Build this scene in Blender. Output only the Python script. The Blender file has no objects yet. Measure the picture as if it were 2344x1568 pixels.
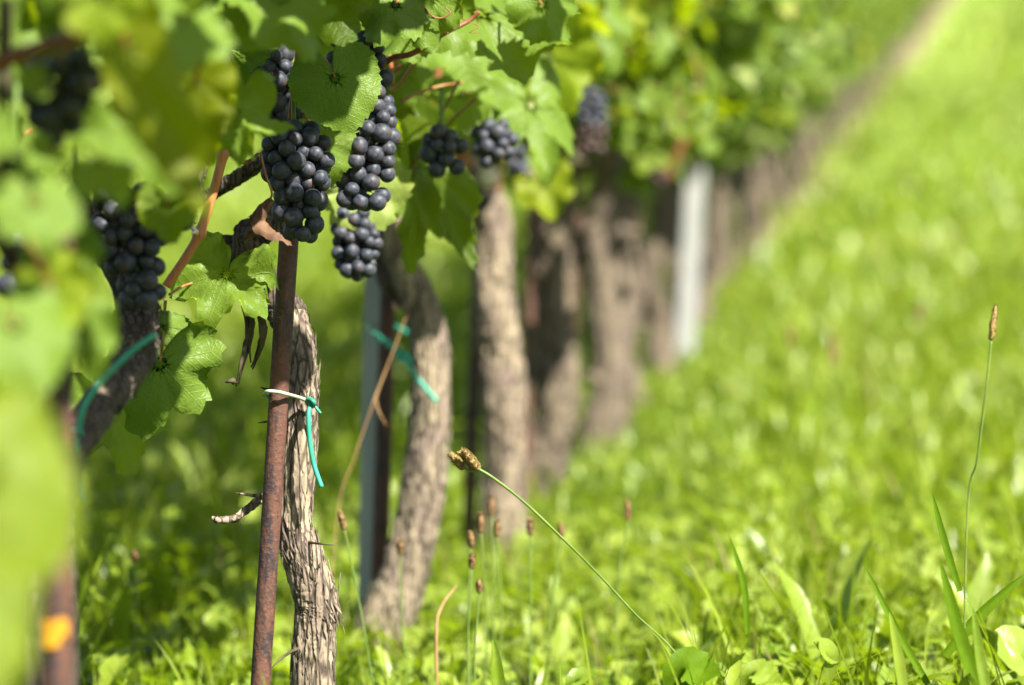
import bpy, math, random
import numpy as np
from mathutils import Vector, Matrix, noise
random.seed(7); rng = np.random.default_rng(7)
scene = bpy.context.scene
COL = scene.collection
# ------------------------------------------------------------------ camera, sky, sun, exposure
F = 6508.0; CZ = 0.489                      # pixels per unit angle on a 2343 px wide picture, eye height
cam = bpy.data.objects.new('camera', bpy.data.cameras.new('camera')); COL.objects.link(cam)
cam.location = (0, 0, CZ); cam.rotation_euler = (math.radians(90), 0, 0)
cam.data.lens = 100; cam.data.sensor_width = 36; cam.data.clip_end = 1000; cam.data.clip_start = 0.05
cam.data.dof.use_dof = True; cam.data.dof.focus_distance = 2.34; cam.data.dof.aperture_fstop = 3.7
scene.camera = cam
SUN_EL, SUN_AZ = math.radians(46), math.radians(40)     # azimuth: to the right of straight behind the camera
SUN = Vector((math.sin(SUN_AZ)*math.cos(SUN_EL), -math.cos(SUN_AZ)*math.cos(SUN_EL), math.sin(SUN_EL)))
w = bpy.data.worlds.new('World'); scene.world = w; w.use_nodes = True
sky = w.node_tree.nodes.new('ShaderNodeTexSky'); sky.sky_type = 'NISHITA'; sky.sun_disc = False
sky.sun_elevation = SUN_EL; sky.sun_rotation = math.pi - SUN_AZ
w.node_tree.links.new(sky.outputs[0], w.node_tree.nodes['Background'].inputs[0])
w.node_tree.nodes['Background'].inputs[1].default_value = 0.05
sl = bpy.data.lights.new('sun', 'SUN'); sl.energy = 5.0; sl.angle = math.radians(0.5); sl.color = (1, .95, .86)
so = bpy.data.objects.new('sun', sl); COL.objects.link(so); so.rotation_euler = SUN.to_track_quat('Z', 'Y').to_euler()
scene.view_settings.view_transform = 'Standard'; scene.view_settings.look = 'None'
scene.view_settings.gamma = 1; scene.view_settings.exposure = 2.15

# ------------------------------------------------------------------ terrain functions
def gz(y):
    y = np.asarray(y, float)
    e = np.clip(y, 2.5, 40) - 2.5
    return 0.0472*y + .0035*e*e + np.where(y > 40, .2625*(y-40), 0)
def G(y): return float(gz(y))
def rowx(y):
    e = max(0., y-2.5); return -.416 + .1026*y + .0025*e*e
def P(px, py, d): return Vector(((px-1171.5)/F*d, d, CZ-(py-784)/F*d))
D0, SP = 2.36, 0.78

# ------------------------------------------------------------------ helpers
def tag(o, label=None, cat=None, group=None, kind=None):
    if label: o['label'] = label
    if cat: o['category'] = cat
    if group: o['group'] = group
    if kind: o['kind'] = kind
    return o
def empty(name, loc):
    o = bpy.data.objects.new(name, None); COL.objects.link(o); o.location = loc; o.empty_display_size = .05
    bpy_mat[o.name] = Matrix.Translation(Vector(loc)); return o
bpy_mat = {}
def link(name, me, parent=None, mat=None):
    """me in world space coordinates when mat is None; otherwise mat is its world matrix"""
    o = bpy.data.objects.new(name, me); COL.objects.link(o)
    M = mat if mat is not None else Matrix.Identity(4)
    if parent is not None:
        o.parent = parent; M2 = bpy_mat[parent.name].inverted() @ M
    else: M2 = M
    o.matrix_basis = M2; bpy_mat[o.name] = M
    return o
class MB:
    def __init__(s): s.v=[]; s.f=[]; s.m=[]; s.n=0; s.at=[]
    def add(s, v, f, m=0, at=0.0):
        v = np.asarray(v, float); s.v.append(v); s.f += [tuple(i+s.n for i in q) for q in f]
        s.m += [m]*len(f); s.at.append(np.full(len(v), at) if np.isscalar(at) else np.asarray(at, float)); s.n += len(v); return s
    def mesh(s, name, mats, smooth=True, origin=None):
        me = bpy.data.meshes.new(name); V = np.concatenate(s.v)
        if origin is not None: V = V - np.array(origin)
        me.from_pydata(V.tolist(), [], s.f); 
        for m in mats: me.materials.append(m)
        me.polygons.foreach_set('material_index', s.m)
        me.polygons.foreach_set('use_smooth', [smooth]*len(s.f))
        a = me.attributes.new('rnd', 'FLOAT', 'POINT'); a.data.foreach_set('value', np.concatenate(s.at).astype(np.float32))
        me.update(); return me
    def obj(s, name, mats, parent=None, smooth=True):
        V = np.concatenate(s.v); o = V.mean(0)
        if parent is None: o[2] = V[:,2].min()
        if not isinstance(mats, (list, tuple)): mats = [mats]
        return link(name, s.mesh(name, mats, smooth, o), parent, Matrix.Translation(Vector(o)))
def bigmesh(name, V, Q, mats, rnd, uv=None):
    """V (n,3), Q (m,4) quads"""
    me = bpy.data.meshes.new(name); n, m = len(V), len(Q)
    me.vertices.add(n); me.vertices.foreach_set('co', V.astype(np.float32).ravel())
    me.loops.add(m*4); me.loops.foreach_set('vertex_index', Q.astype(np.int32).ravel())
    me.polygons.add(m); me.polygons.foreach_set('loop_start', np.arange(0, m*4, 4, dtype=np.int32))
    me.polygons.foreach_set('loop_total', np.full(m, 4, dtype=np.int32))
    me.polygons.foreach_set('use_smooth', np.ones(m, dtype=bool))
    for k in mats: me.materials.append(k)
    me.update(calc_edges=True)
    a = me.attributes.new('rnd', 'FLOAT', 'POINT'); a.data.foreach_set('value', rnd.astype(np.float32))
    return me
def spline(pts, n):
    pts = [Vector(p) for p in pts]
    if len(pts) == 2: return [pts[0].lerp(pts[1], i/(n-1)) for i in range(n)]
    q = [pts[0]*2-pts[1]] + pts + [pts[-1]*2-pts[-2]]; out = []
    m = len(pts)-1
    for i in range(n):
        u = i/(n-1)*m; k = min(int(u), m-1); t = u-k
        a, b, c, d = q[k], q[k+1], q[k+2], q[k+3]
        out.append(.5*((2*b)+(c-a)*t+(2*a-5*b+4*c-d)*t*t+(3*b-a-3*c+d)*t**3))
    return out
def lerpr(rad, u):
    if np.isscalar(rad): return rad
    x = u*(len(rad)-1); k = min(int(x), len(rad)-2); return rad[k]+(rad[k+1]-rad[k])*(x-k)
def tube(mb, pts, rad, n=10, seg=20, disp=None, m=0, at=0.0, cap=True):
    c = spline(pts, seg); V=[]; Fc=[]; up=None
    for i in range(seg):
        T = (c[min(i+1, seg-1)]-c[max(i-1, 0)]).normalized()
        if up is None:
            up = T.cross(Vector((0.3, 1, .1))).normalized()
        A = (up - T*up.dot(T)).normalized(); up = A; B = T.cross(A)
        r = lerpr(rad, i/(seg-1))
        for j in range(n):
            th = 2*math.pi*j/n; dr = A*math.cos(th)+B*math.sin(th)
            rr = r
            if disp: rr = r*(1+disp(i/(seg-1), th, c[i]+dr*r))
            V.append(c[i]+dr*rr)
    for i in range(seg-1):
        for j in range(n):
            k=(j+1)%n; Fc.append((i*n+j, i*n+k, (i+1)*n+k, (i+1)*n+j))
    if cap:
        Fc.append(tuple(range(n))[::-1]); Fc.append(tuple((seg-1)*n+j for j in range(n)))
    mb.add([tuple(v) for v in V], Fc, m, at); return c

# ------------------------------------------------------------------ materials
KA = .58          # everything keeps its ratio; real foliage, bark and soil reflect little
def kk_(c): return tuple(q*KA for q in c)
class NT:
    def __init__(s, name):
        s.m = bpy.data.materials.new(name); s.m.use_nodes = True; s.t = s.m.node_tree
        for n in list(s.t.nodes): s.t.nodes.remove(n)
        s.out = s.t.nodes.new('ShaderNodeOutputMaterial')
    def node(s, typ, ins={}, **kw):
        n = s.t.nodes.new(typ)
        for k, v in kw.items(): setattr(n, k, v)
        for k, v in ins.items(): s.set(n.inputs[k], v)
        return n
    def set(s, sock, v):
        if isinstance(v, bpy.types.NodeSocket): s.t.links.new(v, sock)
        elif isinstance(v, (tuple, list)) and len(v) == 3 and sock.type == 'RGBA': sock.default_value = (*v, 1)
        else: sock.default_value = v
    def M(s, op, a, b=0.0, c=0.0, clamp=False):
        n = s.t.nodes.new('ShaderNodeMath'); n.operation = op; n.use_clamp = clamp
        for i, v in enumerate((a, b, c)): s.set(n.inputs[i], v)
        return n.outputs[0]
    def mix(s, f, a, b, typ='MIX'):
        n = s.t.nodes.new('ShaderNodeMix'); n.data_type = 'RGBA'; n.blend_type = typ
        s.set(n.inputs[0], f); s.set(n.inputs[6], a); s.set(n.inputs[7], b); return n.outputs[2]
    def ramp(s, f, lo, hi):
        n = s.t.nodes.new('ShaderNodeMapRange'); n.interpolation_type = 'SMOOTHSTEP'
        s.set(n.inputs[0], f); n.inputs[1].default_value = lo; n.inputs[2].default_value = hi; return n.outputs[0]
    def noise(s, vec, scale, detail=3, rough=.55, dist=0):
        n = s.node('ShaderNodeTexNoise', {'Scale': scale, 'Detail': detail, 'Roughness': rough, 'Distortion': dist})
        if vec is not None: s.set(n.inputs['Vector'], vec)
        return n.outputs['Fac']
    def coord(s, which='Object', scale=None):
        c = s.t.nodes.new('ShaderNodeTexCoord').outputs[which]
        if scale:
            mp = s.t.nodes.new('ShaderNodeMapping'); s.set(mp.inputs[0], c); mp.inputs[3].default_value = scale; return mp.outputs[0]
        return c
    def bump(s, h, strength, dist=.002):
        return s.node('ShaderNodeBump', {'Height': h, 'Strength': strength, 'Distance': dist}).outputs[0]
    def pbr(s, col, rough=.6, spec=.4, normal=None, **kw):
        n = s.node('ShaderNodeBsdfPrincipled', {'Base Color': col, 'Roughness': rough, 'Specular IOR Level': spec})
        for k, v in kw.items(): s.set(n.inputs[k], v)
        if normal is not None: s.set(n.inputs['Normal'], normal)
        return n.outputs[0]
    def done(s, sh): s.t.links.new(sh, s.out.inputs[0]); return s.m

def rnd_value(n):
    a = n.node('ShaderNodeAttribute', attribute_name='rnd').outputs['Fac']
    o = n.node('ShaderNodeObjectInfo').outputs['Random']
    return n.M('FRACT', n.M('ADD', a, o))
VEINS = [0, 58, -58, 116, -116]
def leaf_material(name, dark, light, yellow, trans, tfac=.42, rough=.42, veincol=(.26,.36,.04), veinmix=.26, back=(.15,.24,.03), edgecol=(.22,.09,.03), edge=.6):
    dark, light, yellow, veincol, back, edgecol = map(kk_, (dark, light, yellow, veincol, back, edgecol)); trans = tuple(q*.86 for q in trans)
    n = NT(name); r = rnd_value(n)
    uv = n.coord('UV'); sp = n.node('ShaderNodeSeparateXYZ', {0: uv})
    x = n.M('MULTIPLY', n.M('SUBTRACT', sp.outputs[0], .5), 4); y = n.M('MULTIPLY', n.M('SUBTRACT', sp.outputs[1], .5), 4)
    best = None
    for a in VEINS:
        a = math.radians(a); ux, uy = math.sin(a), math.cos(a)
        t = n.M('ADD', n.M('MULTIPLY', x, ux), n.M('MULTIPLY', y, uy))
        p = n.M('ABSOLUTE', n.M('SUBTRACT', n.M('MULTIPLY', x, uy), n.M('MULTIPLY', y, ux)))
        sc = n.M('ADD', p, n.M('MULTIPLY', n.M('MAXIMUM', n.M('SUBTRACT', 0., t), 0.), 10.))
        if best is None: best, bt = sc, t
        else:
            less = n.M('LESS_THAN', sc, best)
            bt = n.M('ADD', n.M('MULTIPLY', less, t), n.M('MULTIPLY', n.M('SUBTRACT', 1., less), bt))
            best = n.M('MINIMUM', sc, best)
    width = n.M('MULTIPLY', n.M('SUBTRACT', 1.2, bt), .014)
    main = n.M('SUBTRACT', 1., n.M('DIVIDE', best, width), clamp=True)
    ph = n.M('FRACT', n.M('MULTIPLY', n.M('SUBTRACT', bt, n.M('MULTIPLY', best, .75)), 7.5))
    sec = n.M('SUBTRACT', 1., n.M('DIVIDE', n.M('ABSOLUTE', n.M('SUBTRACT', ph, .5)), .09), clamp=True)
    sec = n.M('MULTIPLY', sec, n.M('MULTIPLY', n.ramp(n.M('ADD', bt, n.M('MULTIPLY', best, .5)), .12, .35), .5))
    vein = n.M('MAXIMUM', main, sec)
    crs = n.M('ABSOLUTE', n.M('SUBTRACT', ph, .5))
    fine = n.noise(n.coord('UV'), 26, 3)
    vor = n.node('ShaderNodeTexVoronoi', {'Vector': uv, 'Scale': 55.}, feature='DISTANCE_TO_EDGE').outputs['Distance']
    col = n.mix(r, dark, light)
    col = n.mix(n.ramp(r, .86, .99), col, yellow)
    col = n.mix(n.M('MULTIPLY', n.ramp(n.noise(uv, 5, 3), .42, .7), .45), col, yellow)
    col = n.mix(n.M('MULTIPLY', fine, .35), col, n.mix(.5, col, light))
    col = n.mix(n.M('MULTIPLY', n.M('SUBTRACT', 1., n.ramp(vor, 0, .12)), .30), col, n.mix(.5, col, veincol))
    col = n.mix(n.M('MULTIPLY', n.ramp(n.noise(uv, 14, 4), .5, .75), .35), col, n.mix(.6, col, dark))
    col = n.mix(n.M('MULTIPLY', vein, veinmix), col, veincol)
    ed = n.node('ShaderNodeAttribute', attribute_name='edge').outputs['Fac']
    em = n.M('MULTIPLY', n.ramp(ed, .93, 1.0), n.M('MULTIPLY', n.ramp(n.noise(uv, 9, 2), .45, .65), edge))
    col = n.mix(em, col, edgecol)
    geo = n.node('ShaderNodeNewGeometry').outputs['Backfacing']
    bcol = n.mix(n.M('MULTIPLY', vein, .6), back, (.17,.23,.06))
    col2 = n.mix(geo, col, bcol)
    h = n.M('ADD', n.M('MULTIPLY', vein, -1.), n.M('MULTIPLY', n.ramp(vor, 0, .25), .35))
    h = n.M('ADD', h, n.M('MULTIPLY', fine, .8))
    b = n.bump(h, .55, .0008)
    tcol = n.mix(n.M('MULTIPLY', vein, .5), n.mix(r, trans, tuple(c*1.25 for c in trans)), tuple(c*.55 for c in trans))
    tcol = n.mix(em, tcol, edgecol)
    s1 = n.pbr(col2, rough, .13, b)
    s2 = n.node('ShaderNodeBsdfTranslucent', {'Color': tcol, 'Normal': b}).outputs[0]
    ms = n.node('ShaderNodeMixShader', {0: tfac, 1: s1, 2: s2}).outputs[0]
    return n.done(ms)
M_leaf = leaf_material('vine_leaf', (.028,.062,.003), (.15,.21,.014), (.25,.29,.015), (.38,.50,.004), .38)
M_leaf_pale = leaf_material('vine_leaf_pale', (.26,.34,.07), (.40,.48,.17), (.44,.46,.10), (.44,.56,.01), .32, rough=.42)
M_leaf_yel = leaf_material('vine_leaf_yellow', (.17,.26,.01), (.26,.34,.02), (.33,.35,.03), (.42,.52,.01), .42)
M_leaf_olive = leaf_material('vine_leaf_olive_yellow', (.20,.27,.006), (.27,.33,.015), (.30,.34,.015), (.46,.52,.0), .45, back=(.20,.27,.02))
M_leaf_backlit = leaf_material('vine_leaf_backlit', (.11,.15,.003), (.16,.20,.006), (.2,.2,.006), (.40,.44,.0), .5, back=(.12,.16,.004))  # olive base colour stands in for a shaded leaf lit from behind
M_leaf_dark = leaf_material('vine_leaf_deep_green', (.026,.08,.006), (.038,.105,.008), (.055,.125,.008), (.10,.22,.0), .3, veinmix=.25)

def simple_mat(name, c1, c2, scale=40, rough=.6, spec=.4, bump=.3, bd=.001, stretch=None, lo=.35, hi=.65, c3=None, **kw):
    c1, c2 = kk_(c1), kk_(c2); c3 = kk_(c3) if c3 else None; spec = spec*.6
    n = NT(name); v = n.coord('Object', stretch); f = n.noise(v, scale, 4, .6)
    col = n.mix(n.ramp(f, lo, hi), c1, c2)
    if c3: col = n.mix(n.ramp(n.noise(v, scale*.37, 3), .55, .68), col, c3)
    return n.done(n.pbr(col, rough, spec, n.bump(f, bump, bd), **kw))
M_petiole = simple_mat('petiole_red', (.33,.10,.05), (.36,.22,.06), 60, .45)
M_stem_green = simple_mat('green_stem', (.13,.22,.04), (.2,.28,.06), 60, .5)
M_cane = simple_mat('orange_cane', (.50,.17,.055), (.60,.26,.09), 18, .42, .5, .4, .0006, (9,9,1), c3=(.36,.12,.05))
M_cane_red = simple_mat('red_brown_cane', (.22,.07,.035), (.32,.12,.05), 25, .5, .4, .4, .0006, (6,6,1))
M_twig = simple_mat('dry_twig', (.32,.17,.07), (.42,.26,.11), 40, .8)
M_deadtwig = simple_mat('dead_tendril', (.05,.04,.025), (.11,.09,.05), 60, .9)
M_galv = simple_mat('galvanised_grey_metal', (.34,.39,.37), (.44,.48,.46), 8, .5, .5, .1, .0005, (1,1,.3))
M_white = simple_mat('pale_galvanised_metal', (.33,.34,.32), (.44,.44,.40), 6, .55, .4, .1, .0005, (1,1,.3))
M_tie = simple_mat('green_plastic_tie', (.02,.30,.19), (.05,.40,.27), 30, .38, .5, .1, .0003)
M_tie_pale = simple_mat('faded_plastic_tie', (.45,.55,.36), (.55,.58,.40), 30, .5, .4, .1, .0003)
M_orange = simple_mat('orange_paint', (.60,.25,.01), (.68,.34,.015), 30, .6)
M_head = simple_mat('brown_seed_head', (.20,.11,.05), (.42,.27,.12), 500, .9, .2, .8, .001)
M_head_ochre = simple_mat('ochre_seed_head', (.30,.19,.06), (.5,.36,.14), 500, .9, .2, .8, .001)
M_cut = simple_mat('cut_wood', (.8,.7,.55), (.95,.85,.7), 40, .8)
M_dead = simple_mat('withered_leaf', (.10,.05,.025), (.20,.11,.055), 70, .7, .3, .7, .0015)
def rust_mat():
    n = NT('rusty_steel'); v = n.coord('Object'); f = n.noise(v, 30, 6, .7); g = n.noise(n.coord('Object', (1,1,.35)), 55, 4, .7); h = n.noise(v, 320, 2)
    col = n.mix(n.ramp(f, .35, .65), (.052,.027,.020), (.088,.038,.024))
    col = n.mix(n.M('MULTIPLY', n.ramp(g, .49, .60), .85), col, (.016,.014,.016))
    col = n.mix(n.M('MULTIPLY', n.ramp(h, .5, .75), .4), col, (.15,.068,.034))
    col = n.mix(n.M('MULTIPLY', n.ramp(n.noise(v, 9, 3), .55, .7), .5), col, (.075,.048,.042))
    return n.done(n.pbr(col, .62, .25, n.bump(n.M('ADD', n.M('MULTIPLY', g, .8), h), .8, .0010)))
M_rust = rust_mat()
def bark_mat(name, k=1.0):
    n = NT(name); v = n.coord('Object', (1,1,.16)); f = n.noise(v, 60, 6, .7, .4); g = n.noise(v, 190, 4, .7)
    vor = n.node('ShaderNodeTexVoronoi', {'Vector': n.coord('Object', (1,1,.13)), 'Scale': 150.}, feature='DISTANCE_TO_EDGE').outputs['Distance']
    crack = n.ramp(vor, .0, .16)
    a = n.node('ShaderNodeAttribute', attribute_name='rnd').outputs['Fac']
    col = n.mix(n.ramp(f, .3, .7), (.30*k,.23*k,.18*k), (.68*k,.56*k,.36*k))
    col = n.mix(n.M('MULTIPLY', n.ramp(n.noise(n.coord('Object'), 22, 3), .5, .66), .55), col, (.46*k,.33*k,.30*k))
    col = n.mix(n.M('MULTIPLY', n.ramp(n.noise(n.coord('Object'), 35, 3), .58, .7), .4), col, (.40*k,.42*k,.2*k))
    col = n.mix(n.M('MULTIPLY', n.ramp(g, .40, .6), .35), n.mix(.5, col, (.03,.02,.015)), col)
    col = n.mix(n.M('MULTIPLY', n.M('SUBTRACT', 1., crack), .75), col, (.018,.013,.010))
    col = n.mix(n.M('MULTIPLY', a, .6), col, (.028,.02,.016))
    h = n.M('ADD', n.M('ADD', f, n.M('MULTIPLY', g, .5)), crack)
    return n.done(n.pbr(col, .88, .2, n.bump(h, .8, .0022)))
M_bark = bark_mat('vine_bark', .66); M_bark_dark = bark_mat('dark_vine_bark', .22); M_bark_shaded = bark_mat('shaded_vine_bark', .42)  # the two darker copies of the bark carry shade in their colour
def berry_mat():
    n = NT('grape_skin'); v = n.coord('Object'); r = n.node('ShaderNodeObjectInfo').outputs['Random']
    at = n.node('ShaderNodeAttribute', attribute_name='rnd').outputs['Fac']
    r = n.M('FRACT', n.M('ADD', r, at))
    f = n.noise(v, 260, 4, .6); g = n.noise(v, 900, 2)
    col = n.mix(r, (.009,.011,.017), (.017,.016,.022))
    bl = n.M('MULTIPLY', n.ramp(f, .3, .62), .75)
    col = n.mix(bl, col, n.mix(r, (.046,.054,.070), (.053,.055,.066)))
    col = n.mix(n.M('MULTIPLY', n.ramp(g, .62, .75), .35), col, (.015,.015,.02))
    z = n.node('ShaderNodeSeparateXYZ', {0: v}).outputs[2]
    dot = n.M('GREATER_THAN', n.M('MULTIPLY', z, -1.), .00725)
    return n.done(n.pbr(n.mix(n.M('MULTIPLY', dot, .8), col, (.06,.035,.026)), n.M('ADD', .36, n.M('MULTIPLY', f, .3)), .24, n.bump(f, .12, .0005)))
M_berry = berry_mat()
def grass_mat(name, c1, c2, c3, trans, tfac=.45, rough=.45, spec=.4):
    c1, c2, c3, trans = [tuple(q*.66 for q in c_) for c_ in (c1, c2, c3, trans)]; spec = spec*.35
    n = NT(name); r = n.node('ShaderNodeAttribute', attribute_name='rnd').outputs['Fac']
    pos = n.node('ShaderNodeNewGeometry').outputs['Position']
    big = n.noise(pos, 1.6, 3)
    col = n.mix(n.ramp(r, 0, .9), c1, c2); col = n.mix(n.M('MULTIPLY', n.ramp(big, .42, .62), .45), col, c3)
    col = n.mix(n.M('MULTIPLY', n.ramp(n.noise(pos, 120, 2), .35, .7), .25), col, c3)
    straw = n.ramp(r, .955, .97)
    col = n.mix(straw, col, (.25,.18,.08))
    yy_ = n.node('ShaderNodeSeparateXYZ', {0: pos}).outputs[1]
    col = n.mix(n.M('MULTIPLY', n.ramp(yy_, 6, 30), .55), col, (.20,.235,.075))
    s1 = n.pbr(col, rough, spec, n.bump(n.noise(pos, 380, 3), .3, .001))
    s2 = n.node('ShaderNodeBsdfTranslucent', {'Color': n.mix(straw, n.mix(r, trans, tuple(min(.9, q*1.3) for q in trans)), (.24,.17,.06))}).outputs[0]
    return n.done(n.node('ShaderNodeMixShader', {0: tfac, 1: s1, 2: s2}).outputs[0])
M_grass = grass_mat('grass_blade', (.105,.18,.004), (.245,.33,.02), (.30,.36,.03), (.34,.48,.004))
M_broad = grass_mat('broad_weed_leaf', (.12,.215,.006), (.27,.36,.03), (.39,.45,.10), (.34,.49,.008), .38, .34, .95)
M_bladed = grass_mat('dark_blade', (.07,.14,.003), (.11,.20,.006), (.15,.25,.008), (.20,.36,.0), .3, .5, .25)
def ground_mat():
    n = NT('meadow_soil'); pos = n.node('ShaderNodeNewGeometry').outputs['Position']
    f = n.noise(pos, 14, 5, .65); g = n.noise(pos, 2.2, 4, .6)
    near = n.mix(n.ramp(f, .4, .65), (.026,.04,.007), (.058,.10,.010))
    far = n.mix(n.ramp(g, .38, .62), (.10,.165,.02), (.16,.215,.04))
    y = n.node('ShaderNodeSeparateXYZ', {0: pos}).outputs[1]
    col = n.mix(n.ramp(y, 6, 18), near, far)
    return n.done(n.pbr(col, .9, .1, n.bump(f, .6, .02)))
M_ground = ground_mat()
M_soil = simple_mat('dry_soil', (.20,.16,.10), (.30,.27,.12), 1.4, .95, .1, .5, .01, c3=(.26,.32,.06))

# ------------------------------------------------------------------ setting: ground, soil strip
ys = np.concatenate([np.arange(-3, 12, .25), np.arange(12, 60, 1.), np.arange(60, 261, 10.)]); xs = np.concatenate([np.arange(-80, -5, 5.), np.arange(-5, 10, .25), np.arange(10, 101, 5.)])
X, Y = np.meshgrid(xs, ys); nx, ny = len(xs), len(ys)
V = np.stack([X, Y, gz(Y) - .002], -1).reshape(-1, 3)
i = np.arange(ny-1)[:,None]*nx + np.arange(nx-1)[None]; Q = np.stack([i, i+1, i+nx+1, i+nx], -1).reshape(-1, 4)
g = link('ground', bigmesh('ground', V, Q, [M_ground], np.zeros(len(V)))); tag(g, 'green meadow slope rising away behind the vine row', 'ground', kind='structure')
mb = MB(); V=[]; Fc=[]; yy = np.arange(9.5, 60, .5)
for k, y in enumerate(yy):
    wv = min(1, (y-9.5)/6+.02)
    for j, dx in enumerate((-.25, -.05, .1, .26)):
        V.append((rowx(y)+dx*wv*(.62 if y < 17 else .45)+.14*wv*noise.noise(Vector((y*.9, j*3., 0))), y, G(y)+.006))
for k in range(len(yy)-1):
    for j in range(3): Fc.append((k*4+j, k*4+j+1, k*4+j+5, k*4+j+4))
mb.add(V, Fc); s = mb.obj('soil_strip', M_soil); tag(s, 'bare tan soil strip under the far vines', 'soil', kind='structure')

# ------------------------------------------------------------------ grass, weeds, clover (uncountable ground cover)
def strips(n, x, y, L, W, lean, head, curve, twist, nseg, across, fold, jag=None, z0=0):
    """n curved ribbons; returns V, Q"""
    t = np.linspace(0, 1, nseg+1)[None, :]
    ang = lean[:,None] + curve[:,None]*t
    ds = L[:,None]/nseg
    hx = np.cumsum(np.sin(ang)*ds, 1) - np.sin(ang)*ds; hz = np.cumsum(np.cos(ang)*ds, 1) - np.cos(ang)*ds
    cx = x[:,None] + np.cos(head)[:,None]*hx; cy = y[:,None] + np.sin(head)[:,None]*hx; cz = gz(y)[:,None] + hz + z0
    th = head[:,None] + np.pi/2 + twist[:,None]*t
    prof = W(t) if callable(W) else W[:,None]*np.clip(1.02-t**2.2, .02, 1)
    wx, wy = np.cos(th)*prof/2, np.sin(th)*prof/2
    # normal approx: perpendicular in heading plane
    nx_ = -np.cos(head)[:,None]*np.cos(ang); ny_ = -np.sin(head)[:,None]*np.cos(ang); nz_ = np.sin(ang)
    if across == 2:
        P0 = np.stack([cx-wx, cy-wy, cz], -1); P1 = np.stack([cx+wx, cy+wy, cz], -1)
        V = np.stack([P0, P1], 2); c = 2
    else:
        f = fold*prof/2
        P0 = np.stack([cx-wx+nx_*f, cy-wy+ny_*f, cz+nz_*f], -1); P1 = np.stack([cx, cy, cz], -1); P2 = np.stack([cx+wx+nx_*f, cy+wy+ny_*f, cz+nz_*f], -1)
        V = np.stack([P0, P1, P2], 2); c = 3
    V = V.reshape(-1, 3)
    b = (np.arange(n)*(nseg+1)*c)[:,None,None] + (np.arange(nseg)*c)[None,:,None] + np.arange(c-1)[None,None,:]
    Q = np.stack([b, b+1, b+c+1, b+c], -1).reshape(-1, 4)
    return V, Q, (nseg+1)*c
def near_row(x, y, wd=.12):
    e = np.clip(y-2.5, 0, None); return np.abs(x-(-.416+.1026*y+.0025*e*e)) < wd
def scatter(x0, x1, y0, y1, dens, clump=.5):
    n = int((x1-x0)*(y1-y0)*dens); x = rng.uniform(x0, x1, n); y = rng.uniform(y0, y1, n)
    k = np.array([noise.noise(Vector((a*5., b*5., 3.))) for a, b in zip(x, y)]) if n < 60000 else np.zeros(n)
    keep = rng.uniform(0, 1, n) < 1 - clump*np.clip(.5-k*1.6, 0, 1)
    x, y = x[keep], y[keep]
    ok = (y > .9); return x[ok], y[ok]
def cover(name, zones, mat, label, cat):
    VV=[]; QQ=[]; RR=[]; off=0
    for (x0,x1,y0,y1,dens,L0,L1,W0,W1,lean,curve,nseg,across,fold,shape,soilskip) in zones:
        x, y = scatter(x0, x1, y0, y1, dens)
        if soilskip:
            k = ~near_row(x, y, .28); x, y = x[k], y[k]
        n = len(x); L = rng.uniform(L0, L1, n); Wd = rng.uniform(W0, W1, n)
        kk = near_row(x, y, .30) & (y > 2.2) & (y < 9); L[kk] *= .5; Wd[kk] *= .7
        ln = np.abs(rng.normal(0, lean, n)); cv = rng.uniform(.2, 1, n)*curve; hd = rng.uniform(0, 2*np.pi, n)
        tw = rng.normal(0, .5, n)
        if shape == 'blade': W = Wd
        else:
            ph = rng.uniform(0, 6.28, n)[:,None]
            def W(t, Wd=Wd, ph=ph):
                p = Wd[:,None]*np.clip(np.sin(np.pi*np.clip(t, 0, 1)**1.4)**.7*(.85+.15*np.sin(t*22+ph)), .07, 1); return p
        V, Q, c = strips(n, x, y, L, W, ln, hd, cv, tw, nseg, across, fold)
        if shape != 'blade': V[:,2] += rng.normal(0, .0012, len(V)); V[:,0] += rng.normal(0, .0009, len(V))
        VV.append(V); QQ.append(Q+off); off += len(V); RR.append(np.repeat(rng.uniform(0, 1 if shape == 'blade' else .94, n), c))
    o = link(name, bigmesh(name, np.concatenate(VV), np.concatenate(QQ), [mat], np.concatenate(RR)))
    tag(o, label, cat, kind='stuff'); return o
cover('grass', [
    (-1.7, 1.7, 1.3, 4.5, 3600, .06, .15, .0014, .0034, .35, 1.0, 5, 2, 0, 'blade', False),
    (-1.7, 1.7, 1.3, 4.5, 160, .13, .21, .003, .006, .28, .9, 7, 2, 0, 'blade', False),
    (-2.6, 3.2, 4.5, 10, 850, .06, .15, .004, .007, .4, 1.0, 4, 2, 0, 'blade', False),
    (-5, 9, 10, 24, 170, .08, .17, .010, .018, .5, 1.0, 3, 2, 0, 'blade', False),
    (-3, 15, 24, 62, 60, .12, .24, .03, .06, .5, 1.0, 3, 2, 0, 'blade', True)], M_grass,
    'bright green grass blades growing between and beside the vines', 'grass')
cover('weeds', [
    (-1.7, 1.7, 1.3, 4.5, 950, .05, .12, .010, .028, .6, 1.4, 8, 3, .55, 'lance', False),
    (-.5, 1.1, 1.7, 2.9, 150, .08, .17, .022, .040, .5, 1.2, 10, 3, .5, 'lance', False),
    (-2.6, 3.2, 4.5, 10, 700, .05, .12, .014, .028, .6, 1.2, 5, 3, .5, 'lance', False),
    (-5, 9, 10, 24, 110, .08, .16, .03, .05, .7, 1.0, 4, 3, .4, 'lance', False)], M_broad,
    'broad-leaved plantain and dandelion foliage mixed through the grass', 'weeds')
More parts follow.
